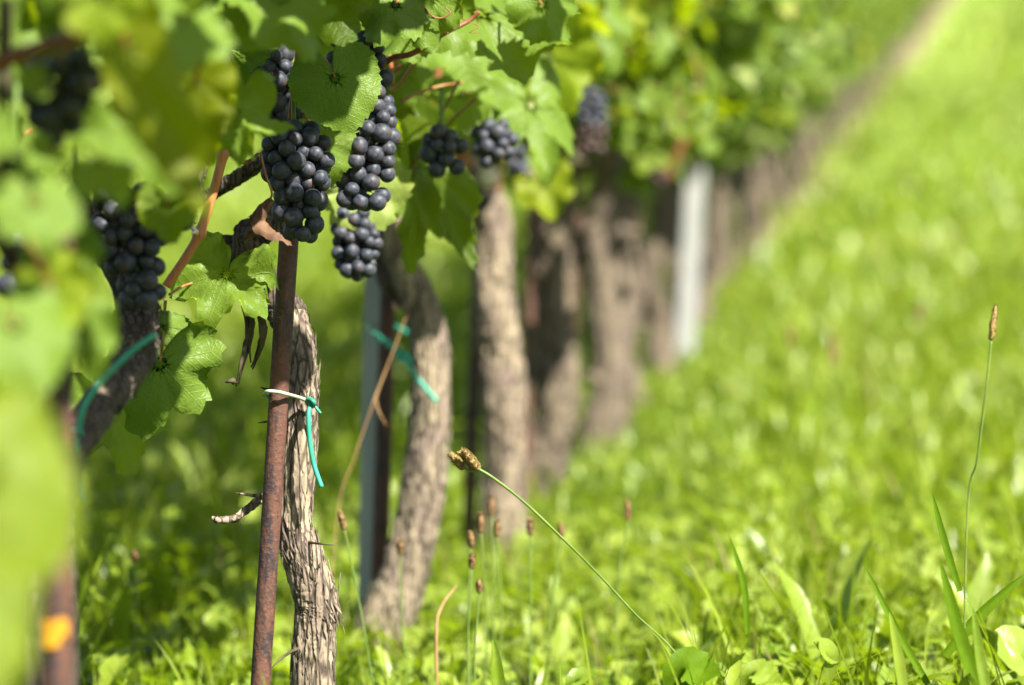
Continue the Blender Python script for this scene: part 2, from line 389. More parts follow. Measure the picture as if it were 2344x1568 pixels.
def clover():
    x, y = scatter(-1.6, 1.6, 1.4, 4.2, 1200, .7); n = len(x)
    h = rng.uniform(.02, .085, n); h[near_row(x, y, .3) & (y > 2.2)] *= .4; s = rng.uniform(.006, .012, n); V=[]; Q=[]; R=[]
    VV = np.zeros((n, 3, 7, 3)); 
    tilt = rng.normal(0, .45, (n, 2)); a0 = rng.uniform(0, 6.28, n)
    prof = [(0,0),(.55,-.62),(1.25,-.6),(1.5,0),(1.25,.6),(.55,.62),(.8,0)]
    for l in range(3):
        a = a0 + l*2.094
        for k, (u, v) in enumerate(prof):
            lx = (u*np.cos(a)-v*np.sin(a))*s; ly = (u*np.sin(a)+v*np.cos(a))*s
            VV[:,l,k,0] = x+lx; VV[:,l,k,1] = y+ly; VV[:,l,k,2] = gz(y)+h+lx*tilt[:,0]+ly*tilt[:,1] + (abs(v)*.35*s)
    V = VV.reshape(-1, 3); b = (np.arange(n*3)*7)[:,None]
    Q = np.concatenate([b+np.array([[0,1,2,6]]), b+np.array([[6,2,3,4]]), b+np.array([[0,6,4,5]])])
    sv, sq, c = strips(n, x, y, h, np.full(n, .0015), np.zeros(n), a0, np.zeros(n), np.zeros(n), 2, 2, 0)
    o = link('clover', bigmesh('clover', np.concatenate([V, sv]), np.concatenate([Q, sq+len(V)]), [M_broad], np.concatenate([np.repeat(rng.uniform(0,.9,n), 21), np.repeat(rng.uniform(0,.9,n), c)])))
    tag(o, 'small round clover leaves low in the grass', 'clover', kind='stuff')
clover()

# ------------------------------------------------------------------ grape leaf meshes
def leaf_shape(seed, lobe=.25, nteeth=30, sub=4, rings=(.12,.3,.5,.68,.84,.94,1.), fold=.15, cup=.0, wave=.12, tip=.15, pucker=.06, toothamp=.075, aspect=1., mats=None, petiole=True, name='leaf', sinus=.45, twist=0.):
    r_ = random.Random(seed); T = nteeth*sub
    ths = [-math.pi*.985 + 2*math.pi*.985*j/T for j in range(T+1)]
    w1 = [r_.uniform(.85, 1.12) for _ in range(5)]
    def base(th):
        a = abs(math.degrees(th)); sd = 0 if th < 0 else 1
        r = .98 - .20*(a/180)**1.5
        for c0, wd, dp in ((30, 13, .9), (88, 14, .75)): r *= 1 - lobe*dp*math.exp(-((a-c0)/wd)**2)*w1[sd+ (0 if c0 < 50 else 2)]
        r *= 1 + .10*math.exp(-(a/14)**2)
        r *= 1 - .88*math.exp(-((180-a)/(sinus*40))**2)
        return r*(1+.04*math.sin(3*th+seed))
    V=[(0,0,0)]; E=[0.]; Fc=[]; UVc=[(0,0)]; off = Vector((seed*3.1, seed*1.7, 0))
    for f in rings:
        for j, th in enumerate(ths):
            b = base(th); ph = (j % sub)/sub; big = 1 if (j//sub) % 3 else 1.7
            tooth = (ph if ph < .76 else (1-ph)*3)-.35
            b2 = b*(1+toothamp*tooth*big*(f**8))*f
            x, y = b2*math.sin(th)*aspect, b2*math.cos(th)
            UVc.append((x/aspect, y)); rr = math.hypot(x, y)
            dv = min(abs(math.degrees(th)-q) for q in VEINS)/29.
            z = -math.tan(fold)*abs(x) + cup*rr*rr + pucker*math.sin(min(dv,1)*math.pi/2)*rr*(1.25-rr)*min(1,rr*3) 
            z += pucker*.5*math.sin(rr*26 - dv*6)*min(dv*2,1)*f*min(1,rr*2.5)
            z += wave*f*f*noise.noise(Vector((x*1.8, y*1.8, 0))+off)*1.6 + wave*.35*f**3*math.sin(7*th+seed)
            z -= tip*max(y, 0)**2 + tip*.4*max(-y, 0)**2
            z += twist*x*y
            V.append((x, y, z)); E.append(f)
    n1 = T+1
    for j in range(T): Fc.append((0, 1+j+1, 1+j))
    for k in range(len(rings)-1):
        for j in range(T):
            a = 1+k*n1+j; Fc.append((a, a+1, a+n1+1, a+n1))
    nl = len(V); m = [0]*len(Fc)
    if petiole:
        mb = MB(); tube(mb, [(0,0,.0),(0,-.25,-.06),(.03,-.6,-.28),(.08,-.95,-.6)], [.028,.024,.022,.03], 6, 8, cap=False)
        V += [tuple(v) for v in mb.v[0]]; Fc += [tuple(i+nl for i in q) for q in mb.f]; m += [1]*len(mb.f); E += [0.]*len(mb.v[0]); UVc += [(0,0)]*len(mb.v[0])
    # local Y (tip), X; flip winding so +Z is the upper face
    me = bpy.data.meshes.new(name); me.from_pydata(V, [], [tuple(q[::-1]) if i_ >= T else q for i_, q in enumerate(Fc)])
    for k in mats: me.materials.append(k)
    me.polygons.foreach_set('material_index', m); me.polygons.foreach_set('use_smooth', [True]*len(Fc))
    ul = me.uv_layers.new(name='UVMap'); li = np.zeros(len(me.loops), dtype=np.int32); me.loops.foreach_get('vertex_index', li)
    U = np.array(UVc)[li]/4+.5; ul.data.foreach_set('uv', U.astype(np.float32).ravel())
    a = me.attributes.new('edge', 'FLOAT', 'POINT'); a.data.foreach_set('value', E)
    a = me.attributes.new('rnd', 'FLOAT', 'POINT'); a.data.foreach_set('value', [0.]*len(V))
    me.update(); return me
LOWR = (.35,.75,1.)
fill_meshes = {}
for key, mt in (('n', M_leaf), ('p', M_leaf_pale), ('y', M_leaf_yel)):
    fill_meshes[key] = [leaf_shape(20+i*7, lobe=.15+.07*(i%4), nteeth=24, sub=2, rings=(.3,.6,.85,1.), fold=.08+.09*(i%3), cup=(-.15,.1,.22)[i%3], wave=.3, tip=.1+.1*(i%3), mats=[mt, M_petiole], name='leaf') for i in range(6)]
fn = {k: 0 for k in fill_meshes}
def leaf_matrix(pos, tipdir, normal, size):
    Yv = Vector(tipdir).normalized(); Nv = Vector(normal); Nv = (Nv - Yv*Nv.dot(Yv)).normalized(); Xv = Yv.cross(Nv)
    R = Matrix((Xv, Yv, Nv)).transposed().to_4x4()
    return Matrix.Translation(pos) @ R @ Matrix.Scale(size, 4)

# ------------------------------------------------------------------ vines: roots
GNEAR = 'vines of the row, each with its bark trunk and leaves'
VINE = {}
vine_info = {
 -2: 'vine nearest the lens, its leaves at the far left edge',
 -1: 'blurred vine at left with dark bunches, by the post with orange paint',
 0: 'sharp vine with blue-black bunches beside the rusty post with the cord',
 1: 'second vine, slightly blurred leaning trunk beside the grey steel post',
 2: 'third vine with straight pale trunk and a round pale pruning cut on its head',
 3: 'blurred fourth vine, thick brown trunk right of the one with the pruning cut'}
def ybase(k): return D0 + SP*k
for k, lb in vine_info.items():
    y = ybase(k); VINE[k] = empty('grape_vine', (rowx(y), y, G(y))); tag(VINE[k], lb, 'grapevine', GNEAR)

# ---- trunks
def bark_disp(seed, amp=.16, zs=9):
    def f(t, th, p):
        q = Vector((math.cos(th)*1.6, math.sin(th)*1.6, t*zs+seed))
        a = noise.noise(q)*1.3
        s = noise.noise(Vector((math.cos(th)*7, math.sin(th)*7, t*zs*1.7+seed)))
        s2 = noise.noise(Vector((math.cos(th)*15, math.sin(th)*15, t*zs*4+seed)))
        return amp*(a*.7 + (.5-max(0, 1-abs(s)*5))*.6 + (.3-max(0, 1-abs(s2)*4))*.5)
    return f
def bark_slivers(mb, c, rad, n, seed, lmax=.045, lift=.004):
    r_ = random.Random(seed)
    for _ in range(n):
        i0 = r_.randrange(2, int(len(c)*.9)); th = r_.uniform(0, 2*math.pi); L = r_.uniform(.3, 1)*min(lmax, sum((c[q+1]-c[q]).length for q in range(len(c)-1))/12); wd = r_.uniform(.0010, .0026)
        T = (c[i0+1]-c[i0]).normalized(); A = T.cross(Vector((0.3,1,.1))).normalized(); B = T.cross(A); dr = A*math.cos(th)+B*math.sin(th); tn = T.cross(dr)
        r0 = lerpr(rad, i0/(len(c)-1))*r_.uniform(.97, 1.05); V=[]; Fc=[]; up = r_.choice((-1, 1)); lf = r_.uniform(.1, 1)**2*lift*.4*(2.5 if r_.random() < .04 else 1)
        skew = r_.uniform(-.2, .2)
        for q in range(6):
            t = q/5; p = c[i0] + dr*(r0 + lf*t*t - .0012*(1-t)) + T*(up*L*t) + tn*(skew*L*t + .0015*math.sin(5*t+th))
            ww = wd*(1-.75*t**2)
            V += [tuple(p-tn*ww), tuple(p+dr*ww*.5), tuple(p+tn*ww)]
        for q in range(5):
            a = q*3; Fc += [(a, a+1, a+4, a+3), (a+1, a+2, a+5, a+4)]
        mb.add(V, Fc, 0, r_.choice((0, 0, 0, .3, .7)))
def trunk(k, pts, rad, seed, n=40, seg=160, amp=.16, slivers=0, mat=M_bark, name='trunk', label=None):
    mb = MB(); c = tube(mb, pts, rad, n, seg, bark_disp(seed, amp))
    if slivers: bark_slivers(mb, c, rad, slivers, seed)
    o = mb.obj(name, mat, VINE[k])
    if label: o['label'] = label
    return c
D = 2.40
trunk(0, [P(722,1880,D),P(716,1568,D),P(722,1430,D),P(722,1370,D),P(692,1270,D),P(672,1190,D),P(680,1060,D),P(688,930,D),P(688,810,D+.01),P(668,720,D+.02)], [.0225,.0185,.0175,.0185,.0165,.015,.0165,.0145,.0125,.012], 3, 72, 420, .12, 700)
trunk(0, [P(690,790,D+.015),P(655,715,D+.04),P(600,650,D+.05),P(545,590,D+.05),P(470,560,D+.05)], [.012,.016,.017,.016,.010], 5, 40, 100, .2, 160, M_bark_dark, 'old_arm')
trunk(0, [P(560,600,D+.03),P(580,540,D+.03),P(640,490,D+.04),P(700,430,D+.08)], [.014,.015,.012,.007], 6, 30, 60, .22, 60, M_bark_dark, 'old_arm')
trunk(0, [P(438,470,2.47),P(490,440,2.46),P(545,405,2.45),P(600,370,2.45)], [.004,.006,.0065,.006], 7, 20, 60, .25, 40, M_bark_dark, 'spur')
trunk(0, [P(440,455,2.44),P(455,400,2.44),P(470,355,2.44)], [.005,.0055,.004], 8, 14, 30, .2, 15, M_bark, 'spur')
# vine 1
D = 3.16
trunk(1, [P(870,1530,D),P(880,1430,D),P(925,1310,D),P(955,1180,D),P(975,1060,D),P(985,930,D),P(980,790,D),P(955,680,D),P(915,590,D),P(900,500,D)], [.036,.030,.025,.023,.022,.021,.020,.019,.017,.014], 11, 56, 240, .18, 500)
trunk(1, [P(955,690,D+.02),P(900,640,D+.02),P(880,560,D+.03),P(910,480,D+.02)], [.018,.016,.014,.010], 12, 30, 60, .2, 30, M_bark_dark, 'old_arm')
D = 3.92
trunk(2, [P(1130,1330,D),P(1145,1230,D),P(1155,1080,D),P(1150,930,D),P(1140,760,D),P(1128,620,D),P(1125,500,D),P(1095,420,D)], [.038,.032,.027,.028,.030,.026,.025,.024], 13, 48, 220, .24, 400)
trunk(2, [P(1125,520,D),P(1085,440,D-.02),P(1060,380,D-.04),P(1040,330,D-.02)], [.02,.026,.022,.012], 14, 30, 70, .35, 60, M_bark, 'old_arm')
mb = MB(); tube(mb, [P(1090,420,D-.04), P(1118,405,D-.12)], [.016,.0155], 20, 8, bark_disp(4, .05)); mb.obj('spur', M_bark, VINE[2])
mb = MB(); a, b = P(1118,405,D-.119), P(1119,404.5,D-.125); tube(mb, [a, b], [.0150,.0142], 24, 3); mb.obj('pruning_cut', M_cut, VINE[2])
D = 4.72
trunk(3, [P(1235,1150,D),P(1245,1040,D),P(1275,930,D),P(1270,780,D),P(1262,640,D),P(1275,500,D),P(1290,400,D),P(1350,360,D)], [.040,.034,.037,.033,.034,.030,.028,.02], 16, 40, 160, .24, 160, M_bark_shaded)

def cane(k, pts, rad, mat=M_cane, n=14, seg=60, nodes=(), name='cane', label=None):
    def dsp(t, th, p):
        return sum(.38*math.exp(-((t-q)/.018)**2) for q in nodes) + .04*noise.noise(p*90)
    mb = MB(); c = tube(mb, pts, rad, n, seg, dsp); o = mb.obj(name, mat, VINE[k])
    if label: o['label'] = label
    return c
# bright cane of vine 0
c = cane(0, [P(380,655,2.27),P(425,590,2.27),P(456,535,2.27),P(488,440,2.27),P(512,345,2.27),P(522,270,2.28),P(530,170,2.28),P(536,60,2.3),P(545,-120,2.32),P(520,-500,2.35)], [.0036,.0037,.0039,.0037,.0040,.0036,.0034,.0032,.003,.0025], n=20, seg=160, nodes=(.222,.44,.66), label='bright orange-brown cane rising past the leaf')
mb = MB(); tube(mb, [P(450,533,2.262),P(441,522,2.255),P(437,520,2.25)], [.0022,.0018,.0012], 10, 8, bark_disp(2,.3)); tube(mb, [P(447,530,2.258),P(440,534,2.252)], [.0014,.0009], 8, 5); mb.obj('bud', M_cut, VINE[0])
cane(0, [P(520,345,2.28),P(560,372,2.33),P(590,352,2.36)], [.0025,.002,.001], M_cane_red)
cane(0, [P(664,275,2.37),P(672,210,2.37),P(682,130,2.37),P(684,20,2.38),P(690,-200,2.4),P(680,-500,2.4)], [.0022,.0026,.0028,.0028,.0025,.002], M_cane_red, nodes=(.08,.3))
cane(0, [P(590,215,2.33),P(612,180,2.31),P(622,168,2.30)], [.0022,.002,.0014], M_cane_red)
cane(0, [P(840,180,2.48),P(895,135,2.46),P(945,122,2.45),P(1015,78,2.45),P(1070,50,2.46),P(1097,28,2.46)], [.0028,.0027,.0025,.0022,.0019,.0016], M_cane_red, nodes=(.45,))
cane(1, [P(895,205,2.62),P(912,195,2.6),P(945,150,2.58),P(958,120,2.58)], [.0018,.0018,.002,.002], M_petiole)
cane(0, [P(900,210,2.62),P(895,160,2.6),P(890,90,2.6),P(900,-50,2.6)], [.0018,.0022,.0025,.0028], M_cane)
cane(1, [P(920,232,2.66),P(960,212,2.68),P(1010,197,2.7),P(1060,190,2.7)], [.0017,.0016,.0015,.0012], M_petiole)
cane(0, [P(388,674,2.28),P(420,655,2.3),P(460,643,2.32)], [.0012,.0011,.001], M_petiole, name='petiole')
cane(-1, [P(-60,165,1.62),P(30,132,1.62),P(120,100,1.6),P(220,70,1.58),P(330,30,1.6)], [.004,.0042,.0042,.004,.0035], M_cane_red, nodes=(.3,.62))
cane(-1, [P(8,560,1.7),P(12,420,1.68),P(8,250,1.66),P(14,0,1.66)], [.004,.004,.004,.004], M_deadtwig)
cane(-1, [P(-10,520,1.75),P(25,580,1.74),P(60,660,1.74)], [.006,.006,.006], M_bark_dark)
# trunk of vine -1, bark darkened in place of shade, partly hidden by leaves
trunk(-1, [Vector((P(118,1350,1.8).x, 1.80, G(1.8)-.03)), P(118,1400,1.82), P(122,1180,1.88), P(150,1050,1.96), P(215,950,2.04), P(288,850,2.12), P(318,760,2.16), P(300,660,2.2), P(240,560,2.22), P(180,470,2.22)], [.018,.016,.014,.013,.013,.014,.016,.014,.012,.010], 21, 40, 240, .2, 250, M_bark_dark)
trunk(-2, [Vector((rowx(.8)-.05, .8, G(.8)-.02)), Vector((rowx(.8)-.08, .82, G(.8)+.25)), Vector((rowx(.8)-.05, .85, G(.8)+.6))], [.022,.018,.014], 23, 24, 60, .2)
cane(2, [P(1062,380,3.84),P(1055,350,3.82),P(1060,320,3.8)], [.009,.008,.006], M_cane)
cane(1, [P(900,500,3.16),P(960,380,3.1),P(1000,200,3.1),P(1010,-300,3.1)], [.008,.005,.004,.003], M_cane_red)
cane(2, [P(1120,480,3.92),P(1150,300,3.9),P(1180,0,3.9),P(1180,-300,3.9)], [.012,.006,.004,.003], M_cane_red)

# ---- bunches
def berry_mesh(i, n=20):
    V=[]; Fc=[]; seg, ring = n, n//2; r_ = random.Random(i)
    sx, sy, sz = r_.uniform(.95,1.03), r_.uniform(.95,1.03), r_.uniform(.97,1.08)
    V.append((0,0,.0075*sz))
    for a in range(1, ring):
        for b in range(seg):
            th = math.pi*a/ring; ph = 2*math.pi*b/seg
            V.append((.0075*sx*math.sin(th)*math.cos(ph), .0075*sy*math.sin(th)*math.sin(ph), .0075*sz*math.cos(th)))
    V.append((0,0,-.0075*sz))
    for b in range(seg): Fc.append((0, 1+b, 1+(b+1)%seg)); Fc.append((len(V)-1, 1+(ring-2)*seg+(b+1)%seg, 1+(ring-2)*seg+b))
    for a in range(ring-2):
        for b in range(seg):
            p = 1+a*seg; Fc.append((p+b, p+seg+b, p+seg+(b+1)%seg, p+(b+1)%seg))
    mb = MB(); mb.add(V, Fc); return mb.mesh('berry', [M_berry])
BERRY = [berry_mesh(i) for i in range(5)]
def bunch(k, top, bottom, prof, seed, individual=True, rb=.0078, maxn=100, fill=.9, label=None, stem_to=None, depth=.6):
    """prof: half-widths in metres from top to bottom"""
    r_ = random.Random(seed); L = (bottom-top).length; ax = (bottom-top)/L
    A = ax.cross(Vector((0,1,0))).normalized(); B = Vector((0,-1,0)); B = (B-ax*B.dot(ax)).normalized()
    pts = []
    for tr in range(14000):
        if len(pts) >= maxn: break
        t = r_.random(); R = lerpr(prof, t)
        th = r_.uniform(0, 2*math.pi); q = R - rb*.9 - (r_.random()**2*rb*1.0 if r_.random() < .75 else rb*(1.2+r_.random()))
        if q < 0: q = 0
        p = top + ax*(rb + t*(L-2*rb)) + A*math.cos(th)*q + B*math.sin(th)*q*depth
        s = r_.choice((.82,.92,1,1,1.05,1.1))*rb
        if all((p-o).length > (s+so_)*.77 for o, so_ in pts): pts.append((p, s))
    e = empty_child('grape_bunch', VINE[k], top) if individual else None
    mb = MB()
    for p, s in pts:
        out = (p-(top+ax*(p-top).dot(ax))).normalized() if (p-(top+ax*(p-top).dot(ax))).length > 1e-5 else ax
        dn = (out + ax*.5 + Vector((r_.uniform(-.5,.5), r_.uniform(-.5,.5), r_.uniform(-.5,.5)))).normalized()
        M = Matrix.Translation(p) @ (-dn).to_track_quat('Z', 'Y').to_matrix().to_4x4() @ Matrix.Diagonal((s/.0075*r_.uniform(.96,1.08), s/.0075*r_.uniform(.96,1.08), s/.0075, 1))
        me = r_.choice(BERRY)
        if individual: link('berry', me, e, M)
        else:
            v = np.array([tuple(M @ q.co) for q in me.vertices]); mb.add(v, [tuple(f.vertices) for f in me.polygons], 0, r_.random())
    if individual:
        m2 = MB(); tube(m2, [stem_to or top+Vector((0,.005,.03)), top, top+ax*L*.5, top+ax*L*.85], [.002,.0022,.0018,.001], 8, 12)
        for p, s in pts[::2]: tube(m2, [top+ax*max(0, (p-top).dot(ax)-.006), p], [.0007,.0008], 4, 2, cap=False)
        m2.obj('stalk', M_stem_green, e)
        if label: e['label'] = label
        return e
    o = mb.obj('grape_bunch', M_berry, VINE[k])
    if label: o['label'] = label
    return o
def empty_child(name, parent, loc):
    o = bpy.data.objects.new(name, None); COL.objects.link(o); o.parent = parent; o.empty_display_size = .02
    M = Matrix.Translation(loc); o.matrix_basis = bpy_mat[parent.name].inverted() @ M; bpy_mat[o.name] = M; return o
def hw(px, d): return px/F*d
bunch(0, P(672,275,2.33), P(694,562,2.33), [hw(62,2.33),hw(92,2.33),hw(90,2.33),hw(76,2.33),hw(64,2.33),hw(48,2.33)], 1, label='sharp blue-black bunch hanging just above the rusty post')
bunch(0, P(818,58,2.45), P(830,486,2.45), [hw(70,2.45),hw(80,2.45),hw(90,2.45),hw(90,2.45),hw(84,2.45),hw(62,2.45)], 2, maxn=99, rb=.0078, label='long bunch partly behind the heart-shaped leaf')
bunch(0, P(808,470,2.62), P(818,648,2.62), [hw(52,2.6),hw(64,2.6),hw(60,2.6),hw(44,2.6)], 3, rb=.0066, label='small bunch hanging lowest, under the bright leaf')
bunch(0, P(605,105,2.46), P(628,290,2.46), [hw(66,2.4),hw(84,2.4),hw(66,2.4)], 4, label='bunch at the top left of the sharp vine')
bunch(0, P(690,190,2.40), P(668,295,2.42), [hw(18,2.4),hw(30,2.4),hw(30,2.4)], 5, maxn=12)
bunch(-1, P(275,410,2.12), P(335,728,2.12), [hw(78,2.1),hw(92,2.1),hw(84,2.1),hw(70,2.1),hw(52,2.1)], 6, maxn=99)
bunch(-1, P(145,105,1.66), P(140,350,1.66), [hw(90,1.66),hw(108,1.66),hw(98,1.66),hw(50,1.66)], 7, maxn=90)
bunch(-1, P(428,340,2.1), P(415,530,2.1), [hw(22,2.1),hw(28,2.1),hw(24,2.1)], 8, maxn=22)
bunch(-1, P(30,520,1.9), P(40,690,1.9), [hw(50,1.9),hw(60,1.9),hw(40,1.9)], 9, maxn=60)
bunch(-1, P(35,290,1.75), P(40,400,1.75), [hw(30,1.75),hw(38,1.75),hw(30,1.75)], 10, maxn=30)
bunch(-1, P(170,420,2.0), P(165,560,2.0), [hw(40,2),hw(46,2),hw(40,2)], 11, maxn=50)
bunch(1, P(1010,275,2.66), P(1022,405,2.66), [hw(46,2.66),hw(56,2.66),hw(42,2.66)], 12, maxn=60)
bunch(1, P(1122,270,2.88), P(1138,385,2.88), [hw(48,2.88),hw(60,2.88),hw(44,2.88)], 13, maxn=70)
bunch(2, P(1100,440,3.8), P(1090,500,3.8), [hw(30,3.8),hw(34,3.8),hw(20,3.8)], 14, False, maxn=30)
bunch(3, P(1350,200,4.1), P(1355,360,4.1), [hw(36,4.1),hw(44,4.1),hw(30,4.1)], 15, False, maxn=70)
bunch(2, P(1185,330,3.5), P(1190,440,3.5), [hw(26,3.5),hw(34,3.5),hw(24,3.5)], 16, False, maxn=40)

# ---- hero leaves
def scrdir(ang): a = math.radians(ang); return Vector((math.cos(a), 0, math.sin(a)))
nleaf = {k: 0 for k in VINE}
def hero(k, px, py, d, size_px, ang, yaw=0, pitch=0, mat=M_leaf, back=False, seed=1, label=None, pet=True, **kw):
    """size_px: junction-to-tip length on the 2343 px picture"""
    if k == -1 and mat in (M_leaf_pale, M_leaf_yel) and not back: yaw, pitch = yaw+26, max(pitch, 30)
    me = leaf_shape(seed, mats=[mat, M_petiole], petiole=False, nteeth=kw.pop('nteeth', 28), **kw)
    tipd = scrdir(ang); nrm = Vector((0, 1 if back else -1, 0))
    R = Matrix.Rotation(math.radians(yaw), 4, 'Z') @ Matrix.Rotation(-math.radians(pitch), 4, 'X')
    tipd = R @ tipd; nrm = R @ nrm
    o = link('leaf', me, VINE[k], leaf_matrix(P(px,py,d), tipd, nrm, size_px/F*d)); nleaf[k] += 1
    if label: o['label'] = label
    if pet:
        S = size_px/F*d; Mx = bpy_mat[o.name]; mb = MB()
        p = [Mx @ Vector(q) for q in ((0,0,0),(0,-.15,-.08),(.05,-.5,-.5),(.08,-.8,-1.0))]
        tube(mb, p, [.0012,.0011,.0012,.0015], 8, 12); mb.obj('petiole', M_petiole, o)
    return o
hero(0, 766,178,2.31,118,-74, 0,12, M_leaf_dark, seed=2, lobe=.02, fold=.10, wave=.12, tip=.05, cup=-.05, nteeth=34, sub=4, sinus=.30, toothamp=.05, pucker=.03, label='flat heart-shaped dark green leaf over the long bunch')
hero(0, 520,626,2.31,132,-112, 10,28, M_leaf_yel, seed=5, lobe=.32, fold=.28, wave=.5, tip=.0, pucker=.17, pet=False, label='crinkled yellow-green lobed leaf left of the rusty post', toothamp=.11, nteeth=20, aspect=1.05)
hero(0, 535,256,2.06,122,-15, 0,25, M_leaf_pale, seed=9, lobe=.42, aspect=1.1, fold=.3, wave=.45, tip=.2, pucker=.08, toothamp=.12, nteeth=20, label='pale lobed leaf crossing the top of the orange cane')
hero(0, 830,425,2.62,108,-60, 10,5, M_leaf_pale, True, seed=11, lobe=.08, fold=.15, wave=.25, tip=.1, toothamp=.12, nteeth=22, aspect=1.1, label='bright leaf behind the bottom of the long bunch')
hero(0, 742,330,2.42,95,-78, 20,0, M_leaf_yel, seed=12, lobe=.1, fold=.1, wave=.2)
hero(0, 700,300,2.38,40,20, 0,40, M_leaf_pale, seed=13, lobe=.1, fold=.1, wave=.2)
hero(1, 940,400,2.72,205,-93, 40,0, M_leaf, True, seed=14, lobe=.1, fold=.5, wave=.3, aspect=.28)
hero(1, 985,380,2.75,225,-68, 30,0, M_leaf, True, seed=15, lobe=.12, fold=.3, wave=.25, aspect=.42)
hero(1, 1035,90,2.78,170,-22, 15,30, M_leaf_pale, seed=16, lobe=.12, fold=.1, wave=.18, aspect=.62, cup=-.1, label='broad pale leaf right of the red shoot')
hero(1, 1215,240,2.92,185,-85, 20,25, M_leaf_pale, seed=17, lobe=.55, aspect=.66, fold=.12, wave=.25, toothamp=.1, nteeth=22, label='deeply lobed pale leaf hanging point down')
hero(1, 1095,28,2.58,215,-22, 15,50, M_leaf_yel, seed=18, lobe=.15, fold=.35, wave=.3, aspect=.8)
hero(1, 1240,10,2.52,100,-60, 10,20, M_leaf, seed=19, lobe=.2, fold=.2, wave=.3)
hero(0, 905,10,2.42,105,-120, 10,25, M_leaf_dark, seed=20, lobe=.25, fold=.2, wave=.3)
hero(0, 985,-5,2.44,110,-100, -15,15, M_leaf, seed=21, lobe=.3, fold=.2, wave=.3)
hero(0, 940,75,2.5,80,-150, -15,15, M_leaf, seed=22, lobe=.2, fold=.2, wave=.3)
hero(1, 1060,215,2.85,95,-150, 0,30, M_leaf_pale, seed=23, lobe=.15, fold=.2, wave=.25)
hero(1, 1145,150,2.95,90,-10, 0,10, M_leaf_yel, seed=24, lobe=.15, fold=.2, wave=.25)
hero(0, 720,-20,2.2,150,-60, 0,10, M_leaf, True, seed=25, lobe=.2, fold=.2, wave=.25)
hero(-1, 640,-10,1.95,150,-70, 0,25, M_leaf_pale, seed=26, lobe=.15, fold=.12, wave=.25, label='big pale blurred leaf at the top, left of the sharp leaves')
hero(-1, 590,20,2.0,110,-120, 0,35, M_leaf_pale, seed=27, lobe=.2, fold=.12, wave=.25)
hero(-1, 330,30,1.62,200,-20, 0,40, M_leaf_pale, seed=28, lobe=.05, fold=.08, wave=.12, label='very blurred broad pale leaf at the top left')
hero(-1, 235,-10,1.45,110,-80, 0,0, M_leaf_yel, True, seed=29, lobe=.1, fold=.3, wave=.2)
hero(-1, 290,110,1.5,400,-68, 30,0, M_leaf_backlit, True, seed=30, lobe=.05, fold=.4, wave=.15, aspect=.26, label='long folded olive-green leaf hanging blurred at upper left')
hero(-1, 450,190,1.75,110,-100, 0,-10, M_leaf_backlit, True, seed=31, lobe=.1, fold=.15, wave=.2)
hero(-1, 395,240,1.95,160,-60, -10,0, M_leaf_backlit, True, seed=32, lobe=.1, fold=.3, wave=.25)
hero(-1, 470,280,2.0,90,-90, 10,10, M_leaf, seed=33, lobe=.2, fold=.2, wave=.25)
hero(-1, 320,300,1.6,150,-60, -10,25, M_leaf_pale, seed=34, lobe=.35, fold=.25, wave=.3)
hero(-1, 235,365,1.55,125,-15, 0,40, M_leaf_yel, seed=35, lobe=.3, fold=.2, wave=.3)
hero(-1, 80,462,1.42,118,-85, 0,30, M_leaf_pale, seed=36, lobe=.05, fold=.08, wave=.12, label='round pale blurred leaf at the left edge, upper one')
hero(-1, -25,290,1.4,95,-100, 0,20, M_leaf_yel, seed=37, lobe=.2, fold=.2, wave=.3)
hero(-1, 85,185,1.55,50,170, 0,20, M_leaf_pale, seed=38, lobe=.2, fold=.2, wave=.3)
hero(-1, 110,345,1.6,62,-140, 0,30, M_leaf_pale, seed=39, lobe=.2, fold=.2, wave=.3)
hero(-1, 30,740,1.42,160,-75, 0,30, M_leaf_pale, seed=40, lobe=.05, fold=.1, wave=.15, label='round pale blurred leaf at the left edge, lower one')
hero(-1, 135,565,1.7,105,-60, 0,-10, M_leaf_dark, seed=41, lobe=.1, fold=.2, wave=.2)
hero(-1, 180,690,1.6,180,-76, 20,10, M_leaf, seed=42, lobe=.15, fold=.35, wave=.25, aspect=.5)
hero(-1, 120,660,1.5,110,-60, 0,10, M_leaf_yel, True, seed=43, lobe=.15, fold=.3, wave=.25)
hero(-1, 385,470,1.95,80,-85, 0,0, M_leaf, True, seed=45, lobe=.15, fold=.3, wave=.25)
hero(-1, 365,830,2.28,165,-105, 10,-5, M_leaf_dark, seed=46, lobe=.30, fold=.15, wave=.2, toothamp=.1, nteeth=22, label='shaded dark green lobed leaf below the cord')
hero(-1, 365,745,2.3,85,-8, 0,25, M_leaf_dark, seed=47, lobe=.1, fold=.3, wave=.2, aspect=.6)
hero(-1, 250,930,2.5,150,-75, 0,20, M_leaf_yel, seed=48, lobe=.3, fold=.1, wave=.25, toothamp=.1, nteeth=22)
hero(-2, -40,1080,1.12,330,-86, 25,20, M_leaf_olive, False, seed=49, lobe=.05, fold=.1, wave=.1, aspect=.75, pet=False, label='huge out-of-focus yellow-green leaf in the bottom left corner')
hero(-2, -60,1330,1.10,330,-90, 25,30, M_leaf_olive, seed=50, lobe=.05, fold=.1, wave=.1, aspect=.45, pet=False)
hero(2, 1245,420,3.5,80,-80, 0,10, M_leaf, True, seed=51, lobe=.15, fold=.3, wave=.25)
hero(2, 1340,50,3.6,120,-60, 0,15, M_leaf, seed=52, lobe=.15, fold=.2, wave=.25)
hero(2, 1250,130,3.3,140,-70, 0,0, M_leaf_yel, True, seed=53, lobe=.15, fold=.3, wave=.25)
